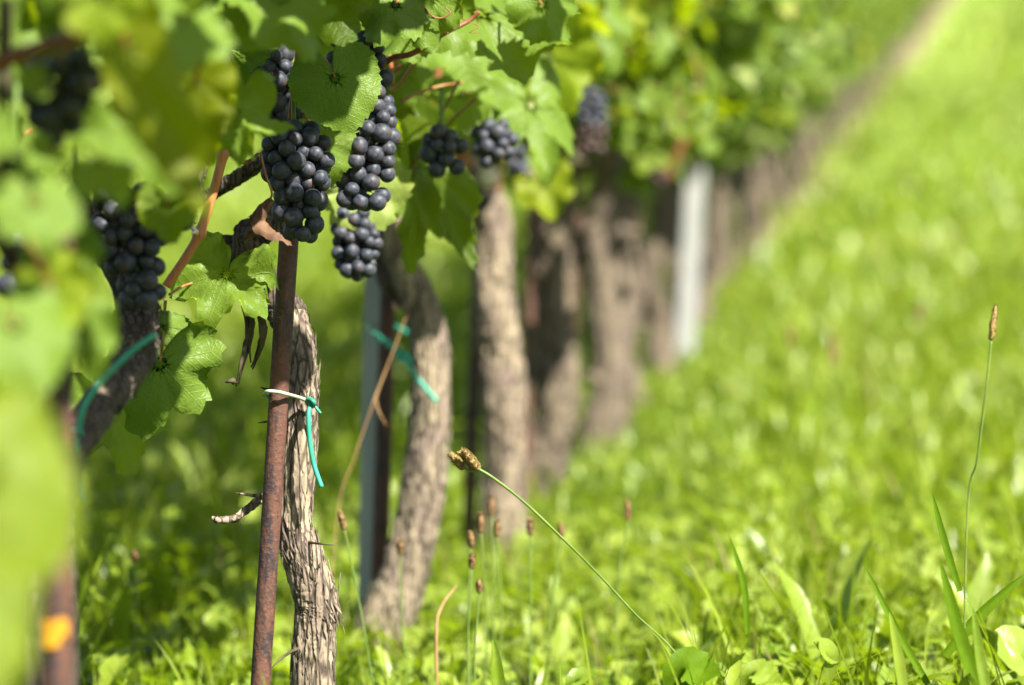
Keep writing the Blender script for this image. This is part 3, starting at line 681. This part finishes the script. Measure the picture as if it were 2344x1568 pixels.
for a_ in ((60,40,1.9,150,-80,M_leaf_dark,81),(150,20,1.95,150,-100,M_leaf_dark,82),(-20,80,1.85,140,-70,M_leaf,83),(20,470,2.3,120,-80,M_leaf_dark,84),(420,60,2.1,130,-80,M_leaf,85),(520,110,2.25,100,-70,M_leaf_dark,86)):
    hero(-1, a_[0],a_[1],a_[2],a_[3],a_[4], random.uniform(-20,20),random.uniform(-20,20), a_[5], seed=a_[6], lobe=.2, fold=.2, wave=.25)
# withered leaf
def curl(mb, pts, wd, seed, turn=2.2, rot=0.):
    c = spline(pts, 40); V=[]; Fc=[]; n = 13
    for i_, p in enumerate(c):
        t = i_/39; T = (c[min(i_+1,39)]-c[max(i_-1,0)]).normalized(); sd = T.cross(Vector((0,-1,.1))).normalized(); nn = Vector((0,-1,0)); nn = (nn-T*nn.dot(T)).normalized(); a0 = rot+turn*t*.8
        s1, n1 = sd*math.cos(a0)+nn*math.sin(a0), nn*math.cos(a0)-sd*math.sin(a0)
        wv = lerpr(wd, t)*(1+.35*noise.noise(Vector((t*5, seed, 0))))
        for j in range(n):
            u = j/(n-1)*2-1; ph = u*turn*.6; e_ = 1+.25*noise.noise(Vector((t*14, u*2, seed)))*abs(u)
            q = p + s1*(math.sin(ph)*wv*e_/max(.6,turn*.55)*1.2) + n1*((math.cos(ph)-.6)*wv*.9) + n1*(.0022*noise.noise(Vector((t*9, u*3, seed+3))) + .0010*noise.noise(Vector((t*26, u*9, seed))))
            V.append(tuple(q))
    for i_ in range(39):
        for j in range(n-1): a_ = i_*n+j; Fc.append((a_, a_+1, a_+n+1, a_+n))
    mb.add(V, Fc)
mb = MB(); curl(mb, [P(622,456,2.288),P(602,482,2.285),P(596,510,2.285),P(618,532,2.285),P(645,548,2.285),P(668,563,2.283)], [.0025,.0055,.0085,.0075,.0055,.0008], 3, 2.2)
curl(mb, [P(610,468,2.292),P(588,490,2.292),P(590,520,2.292),P(570,540,2.295),P(557,552,2.295)], [.002,.0045,.0075,.006,.001], 9, 1.8, .8)
o = mb.obj('leaf', M_dead, VINE[0]); o['label'] = 'brown withered curled leaf beside the sharp bunch'
mb = MB(); tube(mb, [P(618,458,2.288),P(622,440,2.284),P(608,400,2.28),P(596,350,2.28)], [.001,.0009,.0009,.001], 8, 20); mb.obj('petiole', M_petiole, o)
# dead tendrils and bark rags
mb = MB()
for a in ([(556,700),(568,760),(552,830),(540,885)], [(560,710),(575,760),(560,820),(548,870)], [(585,700),(600,760),(588,810),(575,840)], [(590,710),(606,750),(596,800),(578,845)], [(572,705),(578,740),(570,780),(574,830)], [(545,875),(530,872),(515,875)]):
    tube(mb, [P(x_, y_, 2.37+random.uniform(-.01,.01)) for x_, y_ in a], [.0016,.0026,.0015,.0006], 7, 16, bark_disp(3,.4))
mb.obj('dead_tendril', M_deadtwig, VINE[0])
mb = MB(); tube(mb, [P(620,1125,2.4),P(585,1150,2.39),P(540,1185,2.38),P(500,1190,2.37),P(484,1184,2.37)], [.0022,.0035,.003,.003,.001], 10, 30, bark_disp(9,.5)); tube(mb, [P(600,1135,2.39),P(570,1133,2.38),P(538,1128,2.38)], [.002,.0015,.0005], 6, 12, bark_disp(9,.4))
mb.obj('dead_spur', M_bark, VINE[0])
for pts_, rr_ in (([P(700,1240,2.39),P(740,1245,2.37),P(765,1247,2.37)], .0013), ([P(690,1480,2.39),P(660,1495,2.38),P(640,1510,2.37),P(620,1530,2.36)], .0015), ([P(640,962,2.385),P(610,965,2.37),P(590,968,2.37)], .0012), ([P(640,895,2.385),P(608,890,2.37),P(596,886,2.37)], .0014), ([P(440,485,2.43),P(436,500,2.42),P(446,512,2.42),P(452,508,2.42)], .0008)):
    mb = MB(); tube(mb, pts_, [rr_, rr_*.8, rr_*.3], 6, 14, bark_disp(3,.4)); mb.obj('bark_rag', M_deadtwig, VINE[0])
# green tendrils
def tendril(k, pts, r=.0008):
    mb = MB(); tube(mb, pts, [r, r, r*.6], 6, 40); mb.obj('tendril', M_cane_red, VINE[k])
tendril(0, [P(965,5,2.44),P(985,35,2.43),P(1010,42,2.43),P(1030,30,2.43),P(1020,18,2.43)])
tendril(1, [P(1030,30,2.46),P(1060,45,2.45),P(1095,60,2.45),P(1075,75,2.45),P(1098,75,2.46)], .0004)
tendril(0, [P(706,110,2.3),P(716,140,2.3),P(708,160,2.3),P(730,168,2.3)], .0004)

# ---- filler leaves
rl = random.Random(99)
WIN = [(380,1000,60,700,2.85), (860,1330,-10,480,3.0), (-40,290,60,400,1.95), (180,470,400,760,2.3), (1050,1240,330,560,4.0), (1290,1400,190,380,4.3)]
def blocked(p, size):
    d = p.y
    if d < .5: return False
    px = 1171.5 + p.x/d*F; py = 784 - (p.z-CZ)/d*F; m = size/d*F*.8
    if px < -200 or px > 2600 or py < -200: return False
    if px > 430 and py > 560-m*.0 - max(0, (d-3)*40): return True
    if px+m > 380 and px-m < 620 and py+m > 380: return True
    if px <= 430 and py+m > 640 and d < 2.6: return True
    for x0, x1, y0, y1, dm in WIN:
        if px+m > x0 and px-m < x1 and py+m > y0 and py-m < y1 and d < dm: return True
    return False
def rand_leaf_pose(pos, side, r_):
    nrm = (SUN*.9 + Vector((side*.5, 0, .2)) + Vector((r_.gauss(0,.62), r_.gauss(0,.62), r_.gauss(0,.62)))).normalized()
    if r_.random() < .22: nrm = -nrm
    tip = Vector((side*.5+r_.gauss(0,.5), r_.gauss(0,.6), -1+r_.gauss(0,.35)))
    return tip, nrm
# unseen blocker leaves added along the sun ray to shade chosen points below: x, y, depth, way up towards the sun, size, vine
SHADE = [(665,600,2.36,.52,.036,0),(665,670,2.36,.56,.036,0),(700,700,2.36,.60,.036,0),(670,740,2.36,.52,.036,0),(665,800,2.36,.56,.036,0),(705,770,2.36,.60,.036,0),
 (310,180,1.5,.34,.035,-1),(350,300,1.5,.36,.038,-1),(385,430,1.5,.34,.03,-1),(400,300,1.95,.42,.035,-1),(150,230,1.66,.36,.035,-1),(60,250,1.66,.4,.03,-1),
 (170,560,1.7,.4,.035,-1),(60,620,1.7,.42,.035,-1),(250,600,2.1,.5,.035,-1),(330,640,2.1,.5,.035,-1),(300,520,2.1,.46,.035,-1),(360,820,2.28,.56,.03,-1),(350,890,2.28,.6,.03,-1),
 (250,930,2.05,.5,.05,-1),(200,1010,1.98,.48,.05,-1),(300,860,2.12,.52,.045,-1),(215,900,1.97,.44,.045,-1),(170,1100,1.92,.5,.05,-1),
 (735,165,2.31,.42,.032,0),(790,150,2.31,.46,.026,0),(760,235,2.31,.44,.022,0),(865,120,2.45,.46,.03,0),(905,40,2.42,.42,.035,0),
 (955,460,2.72,.5,.035,1),(1020,480,2.75,.52,.04,1),(1010,560,2.75,.56,.035,1),(1240,50,2.52,.42,.03,1),(960,620,3.16,.58,.06,1),(985,720,3.16,.62,.06,1),(890,600,3.16,.56,.05,1),(935,690,3.16,.6,.045,1)]
def unit_lo(seed):
    me = leaf_shape(seed, lobe=.2, nteeth=12, sub=1, rings=(.5,1.), fold=.15, wave=.3, toothamp=0, mats=[M_leaf, M_petiole], petiole=False)
    v = np.array([tuple(q.co) for q in me.vertices]); f = [tuple(p.vertices) for p in me.polygons]
    uv = np.zeros(len(me.loops)*2, dtype=np.float32); me.uv_layers[0].data.foreach_get('uv', uv); bpy.data.meshes.remove(me); return v, f, uv
LO = [unit_lo(s) for s in (3, 8, 13, 21)]
def foliage_mesh(leaves, mats):
    V=[]; Fc=[]; U=[]; R=[]; MI=[]; off=0
    for M, mi in leaves:
        v, f, uv = rl.choice(LO); A = np.array(M); V.append(v @ A[:3,:3].T + A[:3,3]); Fc += [tuple(i+off for i in q) for q in f]; off += len(v); U.append(uv); R += [rl.random()]*len(v); MI += [mi]*len(f)
    me = bpy.data.meshes.new('foliage'); me.from_pydata(np.concatenate(V).tolist(), [], Fc)
    for m in mats: me.materials.append(m)
    me.polygons.foreach_set('material_index', MI); me.polygons.foreach_set('use_smooth', [True]*len(Fc))
    ul = me.uv_layers.new(name='UVMap'); ul.data.foreach_set('uv', np.concatenate(U))
    a = me.attributes.new('rnd', 'FLOAT', 'POINT'); a.data.foreach_set('value', R)
    a = me.attributes.new('edge', 'FLOAT', 'POINT'); a.data.foreach_set('value', [0.]*len(R)); me.update(); return me
MATS = [M_leaf, M_leaf_pale, M_leaf_yel]
def pickm(): return rl.choices((0, 1, 2), (.60, .28, .12))[0]
for k in (-2, -1, 0, 1, 2, 3):
    yk = ybase(k); extra = []; tries = 0; cap_ = 98; target = 330
    got = 0
    for sx_, sy_, sd_, st_, ss_, sk_ in SHADE:
        if sk_ == k: extra.append((leaf_matrix(P(sx_,sy_,sd_)+SUN*st_, Vector((rl.uniform(-.6,.6),.1,-1)), SUN+Vector((rl.uniform(-.2,.2),rl.uniform(-.2,.2),0)), ss_), 0))  # added light blockers, merged into this vine's foliage
    while got < target and tries < 4000:
        tries += 1
        y = yk + rl.uniform(-.42, .42); off = max(-.24, min(.24 if k < 3 else .36, rl.gauss(0 if k < 3 else .06, .12 if k < 3 else .16))); h = rl.uniform(.50 if k < 3 else .56, 1.75) if k >= 0 else rl.uniform(.38, 1.75)
        if k == -2: off = -abs(off)
        off = min(off, {-1: .04, 0: .12, 1: .13, 2: .16}.get(k, .4))
        size = rl.uniform(.036, .058); p = Vector((rowx(y)+off, y, G(y)+h))
        if k == -2 and y > 1.0: continue
        if blocked(p, size): continue
        got += 1; side = 1 if off > -.03 else -1
        tip, nrm = rand_leaf_pose(p, side, rl); M = leaf_matrix(p, tip, nrm, size); mi = pickm()
        d = max(p.y, .3); py = 784-(p.z-CZ)/d*F; px = 1171.5+p.x/d*F
        vis = -150 < py < 1700 and -150 < px < 2450
        if vis and nleaf[k] < cap_:
            link('leaf', fill_meshes['npy'[mi]][rl.randrange(6)], VINE[k], M); nleaf[k] += 1
        else: extra.append((M, mi))
    if extra:
        me = foliage_mesh(extra, MATS); o = link('foliage', me, VINE[k]); o['kind'] = 'stuff'

# ---- the rest of the row
def local_foliage(seed, n=300, bush=0):
    L = []
    for _ in range(bush):
        y = rl.uniform(-.42, .42); off = rl.uniform(.12, .44); h = rl.uniform(.62+off*.45, 1.6)
        tip, nrm = rand_leaf_pose(None, 1, rl); L.append((leaf_matrix(Vector((off, y, h)), tip, nrm, rl.uniform(.055, .085)), pickm()))
    for _ in range(n):
        y = rl.uniform(-.42, .42); off = max(-.27, min(.27, rl.gauss(0, .14))); h = rl.uniform(.57, 1.8)
        side = 1 if off > -.03 else -1; tip, nrm = rand_leaf_pose(None, side, rl)
        L.append((leaf_matrix(Vector((off, y, h)), tip, nrm, rl.uniform(.052, .085)), pickm()))
    return foliage_mesh(L, MATS)
FOL = [local_foliage(i, 160, 62) for i in range(4)]
def local_trunk(seed):
    r_ = random.Random(seed); mb = MB(); b = [Vector((r_.gauss(0,.014), r_.gauss(0,.03), z)) for z in (-.04, .12, .26, .4, .52, .62)]
    rd = [.046,.035,.029,.031,.027,.022]
    tube(mb, b, rd, 24, 60, bark_disp(seed, .32)); tube(mb, [b[4], b[5]+Vector((.03,.12,.05)), b[5]+Vector((0,.3,.1))], [.024,.014,.010], 14, 24, bark_disp(seed+1, .2))
    for q in range(2): kp = b[1+2*q]+Vector((r_.uniform(-.02,.02), -.02, 0)); tube(mb, [kp, kp+Vector((r_.uniform(-.03,.03), -.02, .015))], [.016,.009], 10, 4, bark_disp(seed+2+q, .2))
    return mb.mesh('trunk', [M_bark_shaded])
TRK = [local_trunk(30+i) for i in range(4)]
k = 4
while True:
    y = ybase(k)
    if y > 42: break
    lab = {4: 'fifth vine, soft blurred trunk with a second stem close behind', 5: 'sixth vine, dark blurred trunk, two before the pale metal post', 6: 'vine just before the pale metal post', 7: 'vine right beside the pale metal post', 8: 'first vine beyond the pale metal post', 9: 'second vine beyond the pale metal post', 10: 'third vine beyond the pale metal post', 11: 'fourth vine beyond the pale metal post'}.get(k, 'blurred vine far up the slope, more than four beyond the pale metal post')
    v = empty('grape_vine', (rowx(y), y, G(y))); tag(v, lab, 'grapevine', GNEAR)
    t = bpy.data.objects.new('trunk', TRK[k%4]); COL.objects.link(t); t.parent = v; t.scale = (rl.uniform(.9,1.2)*(.9 if k < 6 else .75),)*2 + (rl.uniform(.9,1.05),); t.rotation_euler = (0, 0, rl.uniform(-.6,.6))
    if k < 5:
        t2 = bpy.data.objects.new('trunk', TRK[(k+2)%4]); COL.objects.link(t2); t2.parent = v; t2.location = (rl.uniform(-.08,.06), .36, .03); t2.scale = (.8,.8,1); t2.rotation_euler = (0, 0, rl.uniform(1,5))
    f = bpy.data.objects.new('foliage', FOL[k%4]); COL.objects.link(f); f.parent = v; f.rotation_euler = (0, 0, rl.choice((0,0))-math.atan(.1026+.005*max(0,y-2.5)))
    VINE[k] = v; k += 1
bunch(4, P(1500,340,5.4), P(1506,425,5.4), [hw(28,5.4),hw(34,5.4),hw(20,5.4)], 31, False, maxn=70)
bunch(5, P(1420,250,5.9), P(1425,330,5.9), [hw(24,6),hw(30,6),hw(20,6)], 32, False, maxn=70)

cane(4, [P(1530,405,5.4),P(1545,360,5.4),P(1572,300,5.4),P(1590,200,5.5)], [.009,.009,.007,.004], M_cane_red)
# ------------------------------------------------------------------ posts
def post(name, pts, r, mat, label, n=24, dsp=.03, top_open=False):
    mb = MB(); tube(mb, pts, r, n, 60, lambda t, th, p: dsp*noise.noise(p*45)+dsp*.4*noise.noise(p*160)); o = mb.obj(name, mat); tag(o, label, 'post', 'metal posts in the vine row'); return o
def ext(px0, py0, px1, py1, d, h=None):
    a, b = P(px0,py0,d), P(px1,py1,d); dr = (b-a).normalized(); t = (G(d)-.05-a.z)/dr.z; return [a, a+dr*t]
post('metal_post', ext(662,530,596,1568,2.36), .0083, M_rust, 'sharp rusty red-brown post with green cord tied round it')
post('metal_post', ext(892,560,868,1330,3.22), .0095, M_rust, 'rusty rod right beside the grey steel post')
post('metal_post', ext(1094,600,1072,1230,3.98), .009, M_rust, 'blurred rusty rod left of the straight pale trunk')
pl_ = post('metal_post', ext(138,500,128,1568,1.62), .0083, M_rust, 'blurred rusty post at left with orange paint patch')
mb = MB()  # paint patch wrapped on the left post
a, b = P(129.5,1412,1.62), P(129,1480,1.62); V=[]; Fc=[]
for i_ in range(9):
    for j in range(9):
        th = -math.pi/2 + (j/8-.5)*1.5; u = i_/8; th += .12; c_ = a.lerp(b, u)
        if 3 <= i_ <= 8 and j > 5: c_ = a.lerp(b, min(u, .62))
        V.append((c_.x+.0106*math.cos(th)-.0, c_.y+.0106*math.sin(th), c_.z+.004*noise.noise(Vector((j*1.3,i_*.2,5)))))
for i_ in range(8):
    for j in range(8): Fc.append((i_*9+j, i_*9+j+1, (i_+1)*9+j+1, (i_+1)*9+j))
mb.add(V, Fc); pm = mb.obj('paint_patch', M_orange, pl_)
def channel(name, pts, wx, wy, mat, label):
    a, b = pts; mb = MB(); prof = [(-wx,-wy),(wx,-wy),(wx,wy),(wx-.003,wy),(wx-.003,-wy+.003),(-wx+.003,-wy+.003),(-wx+.003,wy),(-wx,wy)]; V=[]; Fc=[]
    for i_ in range(2):
        c_ = (a, b)[i_]
        for x_, y_ in prof: V.append((c_.x+x_, c_.y+y_, c_.z))
    for j in range(8): q = (j+1)%8; Fc.append((j, q, 8+q, 8+j))
    Fc.append(tuple(range(8))); Fc.append(tuple(range(8, 16))[::-1])
    mb.add(V, Fc); o = mb.obj(name, mat, smooth=False); tag(o, label, 'post', 'metal posts in the vine row'); return o
channel('metal_post', ext(866,300,842,1430,3.26), .0120, .012, M_galv, 'grey galvanised channel post behind the rusty rod')
channel('metal_post', ext(1592,385,1568,790,7.5), .025, .022, M_white, 'pale whitish metal post far along the row')

ORD = {3:'fourth', 4:'fifth', 5:'sixth', 6:'seventh', 8:'ninth', 9:'tenth', 10:'eleventh'}
for k_, w_ in ORD.items():
    y_ = ybase(k_)-.03; x_ = rowx(y_)-.055
    post('metal_post', [Vector((x_+.02, y_, G(y_)+.75)), Vector((x_, y_, G(y_)-.05))], .009, M_rust, 'thin dark rod left of the %s vine trunk, blurred' % w_, 12)
# ------------------------------------------------------------------ ties
def flat(mb, pts, r=.0016, seg=40, n=10, m=0): return tube(mb, pts, r, n, seg, m=m)
d = 2.36; mb = MB()
ct = P(634,900,2.36); ring = []
for a in range(0, 17):
    th = math.radians(200 - a*22.5 + 0); ring.append(ct + Vector((math.cos(th)*.0122, math.sin(th)*.0122, -.0012*math.cos(th)*1)))
mb2 = MB()
flat(mb, [P(605,902,2.358),P(612,896,2.347),P(634,897,2.3455),P(656,902,2.348),P(690,912,2.372),P(712,922,2.378)], .0016, 50, m=0)
flat(mb, [P(605,902,2.358),P(608,906,2.375),P(634,912,2.39),P(700,918,2.43),P(722,918,2.41),P(714,922,2.378)], .0016, 50, m=1)
flat(mb, [P(704,912,2.374),P(716,918,2.366),P(718,928,2.370),P(708,930,2.376),P(704,918,2.374)], .0019, 30, m=1)
flat(mb, [P(712,922,2.372),P(706,950,2.366),P(709,1010,2.362),P(718,1062,2.36),P(736,1115,2.358)], .0021, 50, m=1)
flat(mb, [P(712,920,2.374),P(722,932,2.372),P(734,946,2.372)], .0012, 20, m=1)
o = mb.obj('plant_tie', [M_tie_pale, M_tie]); tag(o, 'green cord looped round the sharp rusty post and trunk, end hanging', 'cord', 'green ties on the vines')
mb = MB()
flat(mb, [P(862,768,3.12),P(890,790,3.11),P(920,815,3.11),P(955,865,3.1),P(1000,920,3.09)], .0028, 40)
flat(mb, [P(885,778,3.11),P(905,800,3.105),P(932,812,3.10),P(940,824,3.10),P(918,826,3.10),P(905,812,3.10)], .0022, 40)
flat(mb, [P(862,768,3.12),P(840,745,3.2),P(860,735,3.32),P(930,760,3.3),P(985,820,3.24)], .0022, 40)
o = mb.obj('plant_tie', M_tie); tag(o, 'knotted green cord slanting across the second vine', 'cord', 'green ties on the vines')
mb = MB()
flat(mb, [P(356,765,1.99),P(300,805,1.98),P(235,870,1.97),P(195,925,1.96),P(178,985,1.96)], .0022, 50)
flat(mb, [P(178,975,1.955),P(176,1040,1.95),P(182,1100,1.95),P(194,1150,1.95)], .0016, 40)
flat(mb, [P(178,985,1.95),P(120,977,1.75),P(40,975,1.7)], .0007, 30)
flat(mb, [P(172,978,1.956),P(184,990,1.95),P(176,996,1.956)], .0022, 12)
o = mb.obj('plant_tie', M_tie); tag(o, 'long green cord hanging off the left vine, curved end pointing down', 'cord', 'green ties on the vines')

# ------------------------------------------------------------------ individual stalks and leaves in the grass
def to_ground(p, dx=0, dy=0): return Vector((p.x+dx, p.y+dy, G(p.y+dy)-.01))
def seedhead(mb, a, b, r, n=90, m=1):
    ax = b-a
    tube(mb, [a, a.lerp(b,.3), a.lerp(b,.7), b], [r*.55, r*.9, r*.75, r*.25], 10, 14, lambda t, th, p: .25*noise.noise(p*700), m=m)
    for _ in range(n):
        t = random.random(); dr = ax.cross(Vector((random.gauss(0,1), random.gauss(0,1), random.gauss(0,1)))).normalized(); rr = r*(1-.55*abs(t-.4))
        p = a.lerp(b, t)+dr*rr*.7; q = p+dr*rr*.55+ax.normalized()*rr*.7; sd = ax.cross(dr).normalized()*rr*.28
        mb.add([tuple(p-sd), tuple(p+sd), tuple(q+sd*.3), tuple(q-sd*.3), tuple(p+dr*rr*.3+ax.normalized()*rr*.1)], [(0,1,2,3),(0,4,3),(1,2,4)], m)
def stalk(name, head0, head1, r, stem_pts, sr, label, cat, mats, n=90, group=None):
    """parts: stem, seed_head"""
    base = stem_pts[-1]; e = empty(name, base); tag(e, label, cat, group)
    mb = MB(); tube(mb, stem_pts, sr, 7, 40); mb.obj('stem', mats[0], e)
    mb = MB(); seedhead(mb, head0, head1, r, n, 0); mb.obj('seed_head', mats[1], e); return e
GS = 'plantain seed stalks standing in the grass'
def pl(px, py, d, hpx, lab, bx=0, by=None, lean=0):
    a = P(px-lean, py+hpx/2, d); b = P(px+lean, py-hpx/2, d)
    g0 = P(px+bx, 1600, d); g0.z = G(d)-.01
    stalk('plantain', a, b, hw(8.5, d), [a, a.lerp(g0, .4)+Vector((random.gauss(0,.004),0,0)), g0], .0009, lab, 'plantain', (M_stem_green, M_head), group=GS)
pl(783,1190,2.62,44,'lone plantain head left of the grey post foot, stem leaning right',95,lean=-5)
pl(915,1252,2.75,34,'pale plantain head in front of the second trunk',30)
pl(1078,1236,2.66,36,'dark plantain head just above another at the left of the cluster',5)
pl(1080,1284,2.60,34,'dark plantain head lowest left of the cluster',-5)
pl(1100,1196,2.72,46,'plantain head in the middle of the cluster by the rusty rod foot',10)
pl(1125,1158,2.8,44,'tallest plantain head of the cluster by the rusty rod foot',10)
pl(1137,1210,2.74,38,'light brown plantain head right of the cluster',8)
pl(1097,1342,2.58,30,'low brown plantain head under the cluster',-5)
pl(1213,1206,2.75,40,'plantain head standing alone right of the third trunk foot',0)
pl(1284,1214,2.85,34,'plantain head behind the arching sedge stem',-30)
pl(1436,1168,2.85,46,'plantain head alone in the grass right of the arching stem',-25)
pl(2105,712,5.2,42,'blurred brown head far right, highest of the distant stalks',-5)
pl(1905,800,4.4,70,'blurred reddish head mid-way up the meadow, left of the highest one',-10)
pl(1810,772,5.0,45,'blurred head leftmost of the distant stalks',5)
pl(308,1275,2.9,26,'dim brown head in the shaded grass left of the rusty post',0)
# sedge
e = empty('sedge_stalk', to_ground(P(1690,1680,2.44))); tag(e, 'arching green stalk with two ochre seed heads drooping left', 'sedge')
mb = MB(); tube(mb, [P(1092,1072,2.37),P(1130,1095,2.37),P(1200,1150,2.38),P(1290,1235,2.39),P(1370,1315,2.41),P(1450,1402,2.42),P(1570,1530,2.43),to_ground(P(1690,1680,2.44))], [.0014,.0012,.0011,.0010,.0009,.0008,.0008], 10, 80); tube(mb, [P(1096,1075,2.37),P(1078,1078,2.37),P(1058,1070,2.37)], [.0013,.001,.001], 8, 10); mb.obj('stem', M_stem_green, e)
mb = MB(); seedhead(mb, P(1094,1074,2.37), P(1058,1032,2.365), .0048, 220, 0); mb.obj('seed_head', M_head_ochre, e)
mb = MB(); seedhead(mb, P(1062,1072,2.375), P(1030,1040,2.38), .0038, 160, 0); mb.obj('seed_head', M_head_ochre, e)
# tall stalk at right
stalk('grass_stalk', P(2268,778,2.2), P(2278,700,2.2), .0028, [P(2268,778,2.2),P(2256,890,2.2),P(2236,1050,2.21),P(2212,1200,2.22),to_ground(P(2200,1300,2.22))], .0008, 'tall thin stalk with tan seed head at the right edge', 'grass stalk', (M_stem_green, M_head_ochre), 120)
mb = MB()
# dry stalk crossing vine 1
e = empty('dry_stalk', to_ground(P(775,1200,2.95))); tag(e, 'dry orange-brown twig slanting between the grey post and the sharp trunk', 'twig')
mb = MB(); tube(mb, [P(950,665,3.0),P(905,790,2.97),P(858,912,2.95),P(810,1050,2.95),P(772,1180,2.95),to_ground(P(745,1300,2.95))], [.0004,.0006,.0009,.0008,.0007,.0006], 8, 60, lambda t,th,p: .9*math.exp(-((t-.4)/.02)**2)); mb.obj('stem', M_twig, e)
mb = MB(); tube(mb, [P(858,912,2.95),P(868,945,2.94),P(885,975,2.94)], [.001,.0008,.0004], 6, 12); mb.obj('side_shoot', M_twig, e)
mb = MB(); tube(mb, [P(1045,1340,2.6),P(1010,1390,2.58),P(998,1460,2.57),to_ground(P(1005,1500,2.57))], [.0008,.0014,.0016,.0014], 7, 30); o = mb.obj('dry_straw', M_twig); tag(o, 'bent straw-coloured dry blade left of the plantain cluster', 'dry grass')
def blade(px0, py0, px1, py1, d, wpx, mat, label, bend=0, fold=.5, nm='single_blade', d0=None):
    """px0,py0 tip"""
    mb = MB(); tipp = P(px0,py0,d0 or d); b = P(px1,py1,d); b = b + (b-tipp).normalized()*.02; midp = (tipp+b)/2 + Vector((bend/F*d, 0, 0)); c = spline([b, midp, tipp], 26); V=[]; Fc=[]
    for i_, p in enumerate(c):
        t = i_/25; wv = wpx/F*d/2*.8*max(.03, math.sin(math.pi*min(1, .18+.82*t))**.6 if t > .3 else .75+t*.6)
        T = (c[min(i_+1,25)]-c[max(i_-1,0)]).normalized(); sd = T.cross(Vector((.3,-1,.25))).normalized(); nn = sd.cross(T)
        if nn.y > 0: nn = -nn
        V += [tuple(p-sd*wv+nn*wv*fold), tuple(p-sd*wv*.5+nn*wv*fold*.35), tuple(p), tuple(p+sd*wv*.5+nn*wv*fold*.35), tuple(p+sd*wv+nn*wv*fold)]
    for i_ in range(25):
        for j in range(4): a = i_*5+j; Fc.append((a, a+1, a+6, a+5))
    mb.add(V, Fc, 0, random.random()*.8); o = mb.obj(nm, mat); tag(o, label, 'grass blade'); return o  # each object is one single leaf blade
blade(2150,1282,2250,1600,2.2,46,M_bladed,'broad dark green blade at the lower right, upright and sharp',-12)
blade(2132,1128,2180,1300,2.35,24,M_bladed,'short dark blade above and left of the broad dark one',-4)
blade(1975,1290,2120,1560,2.3,24,M_bladed,'slanting dark blade left of the broad dark one',-6)
blade(2343,1315,2200,1460,2.28,34,M_bladed,'dark blade leaning in from the right edge',-10)
blade(1668,1225,1700,1400,2.5,20,M_bladed,'narrow curved dark blade in the middle of the meadow',12)
blade(1128,1462,1140,1600,2.28,40,M_broad,'upright folded green blade at the bottom near the vine foot',0,.9)
blade(2225,1390,2260,1600,2.18,34,M_broad,'ribbed light green blade right of the broad dark one',-4)
blade(2035,1400,2060,1600,2.25,36,M_broad,'upright light green blade left of the broad dark one',6)
blade(1500,1440,1560,1600,2.2,7,M_grass,'thin pale blade left of the toothed leaf',4,.2)
blade(1880,1380,1960,1600,2.2,7,M_grass,'thin pale blade right of the crinkled leaf',4,.2)
def weedleaf(px, py, d, sz, ang, pitch, label, mat, seed, aspect=.4, toothamp=.05, wave=.3, pucker=.04, nteeth=12, **kw):
    """px,py: middle of the leaf; sz its length in picture pixels; a base, a midrib, two crinkled halves with teeth"""
    L = sz*1.25/F*d; py = py+22; a_ = math.radians(ang); dr = Vector((math.cos(a_), 0, math.sin(a_))); c0 = P(px, py, d); N = 40; K = 9; V=[]; Fc=[]
    tipp = c0+dr*L*.5; root = Vector((c0.x-dr.x*L*.5, d+.03, max(G(d)+.005, c0.z-L*.9))); c = spline([root, c0-dr*L*.15+Vector((0,.01,.01)), c0+dr*L*.22, tipp+Vector((0,-.01,-.006))], N)
    for i_, p in enumerate(c):
        t = i_/(N-1); T = (c[min(i_+1,N-1)]-c[max(i_-1,0)]).normalized(); nn = Vector((.25,-.8,.6)); nn = (nn-T*nn.dot(T)).normalized(); sd = T.cross(nn)
        w_ = L*aspect*.62*max(.04, math.sin(math.pi*min(1, max(0, t-.12)/.88)**.85))**.8
        tooth = 1+toothamp*2.2*((t*nteeth) % 1-.5)
        for j in range(K):
            u = j/(K-1)*2-1; e_ = tooth if abs(u) > .9 else 1
            z = .30*abs(u)*w_ + w_*pucker*2.2*noise.noise(Vector((t*11, u*4, seed))) + w_*wave*.9*noise.noise(Vector((t*4, u*1.4, seed+7)))*abs(u) + w_*.05*math.sin(t*40-abs(u)*5)*abs(u)
            z *= .55
            V.append(tuple(p + sd*(u*w_*e_) + nn*(z-.02*w_*(1 if j == K//2 else 0))))
    for i_ in range(N-1):
        for j in range(K-1): q = i_*K+j; Fc.append((q, q+1, q+K+1, q+K))
    mb = MB(); mb.add(V, Fc, 0, random.random()*.5); o = mb.obj('weed', mat); tag(o, label, 'weed leaf', 'single broad leaves at the front of the meadow')  # each object is one leaf, not a whole weed
weedleaf(1580,1535,2.24,120,28,20,'toothed dark green leaf at the bottom centre',M_bladed,61,lobe=.05,fold=.2,aspect=.55,toothamp=.12,nteeth=9,wave=.15,sinus=.1)
weedleaf(1740,1545,2.2,80,30,30,'crinkled glossy leaf right of the toothed leaf',M_broad,62,lobe=.1,fold=.3,aspect=.6,toothamp=.14,nteeth=14,wave=.4,pucker=.10)
weedleaf(2330,1500,2.2,110,140,35,'large pale smooth leaf at the lower right edge',M_broad,63,lobe=0,fold=.1,aspect=.8,toothamp=.02,wave=.2,sinus=.1)
weedleaf(1890,1500,2.24,90,110,25,'upright wrinkled light leaf right of the crinkled leaf',M_broad,64,lobe=0,fold=.2,aspect=.55,toothamp=.05,wave=.5,sinus=.1)
weedleaf(1330,1560,2.2,90,60,25,'pale curled leaf at the bottom, left of the toothed leaf',M_broad,65,lobe=0,fold=.3,aspect=.5,toothamp=.05,wave=.5,sinus=.1)
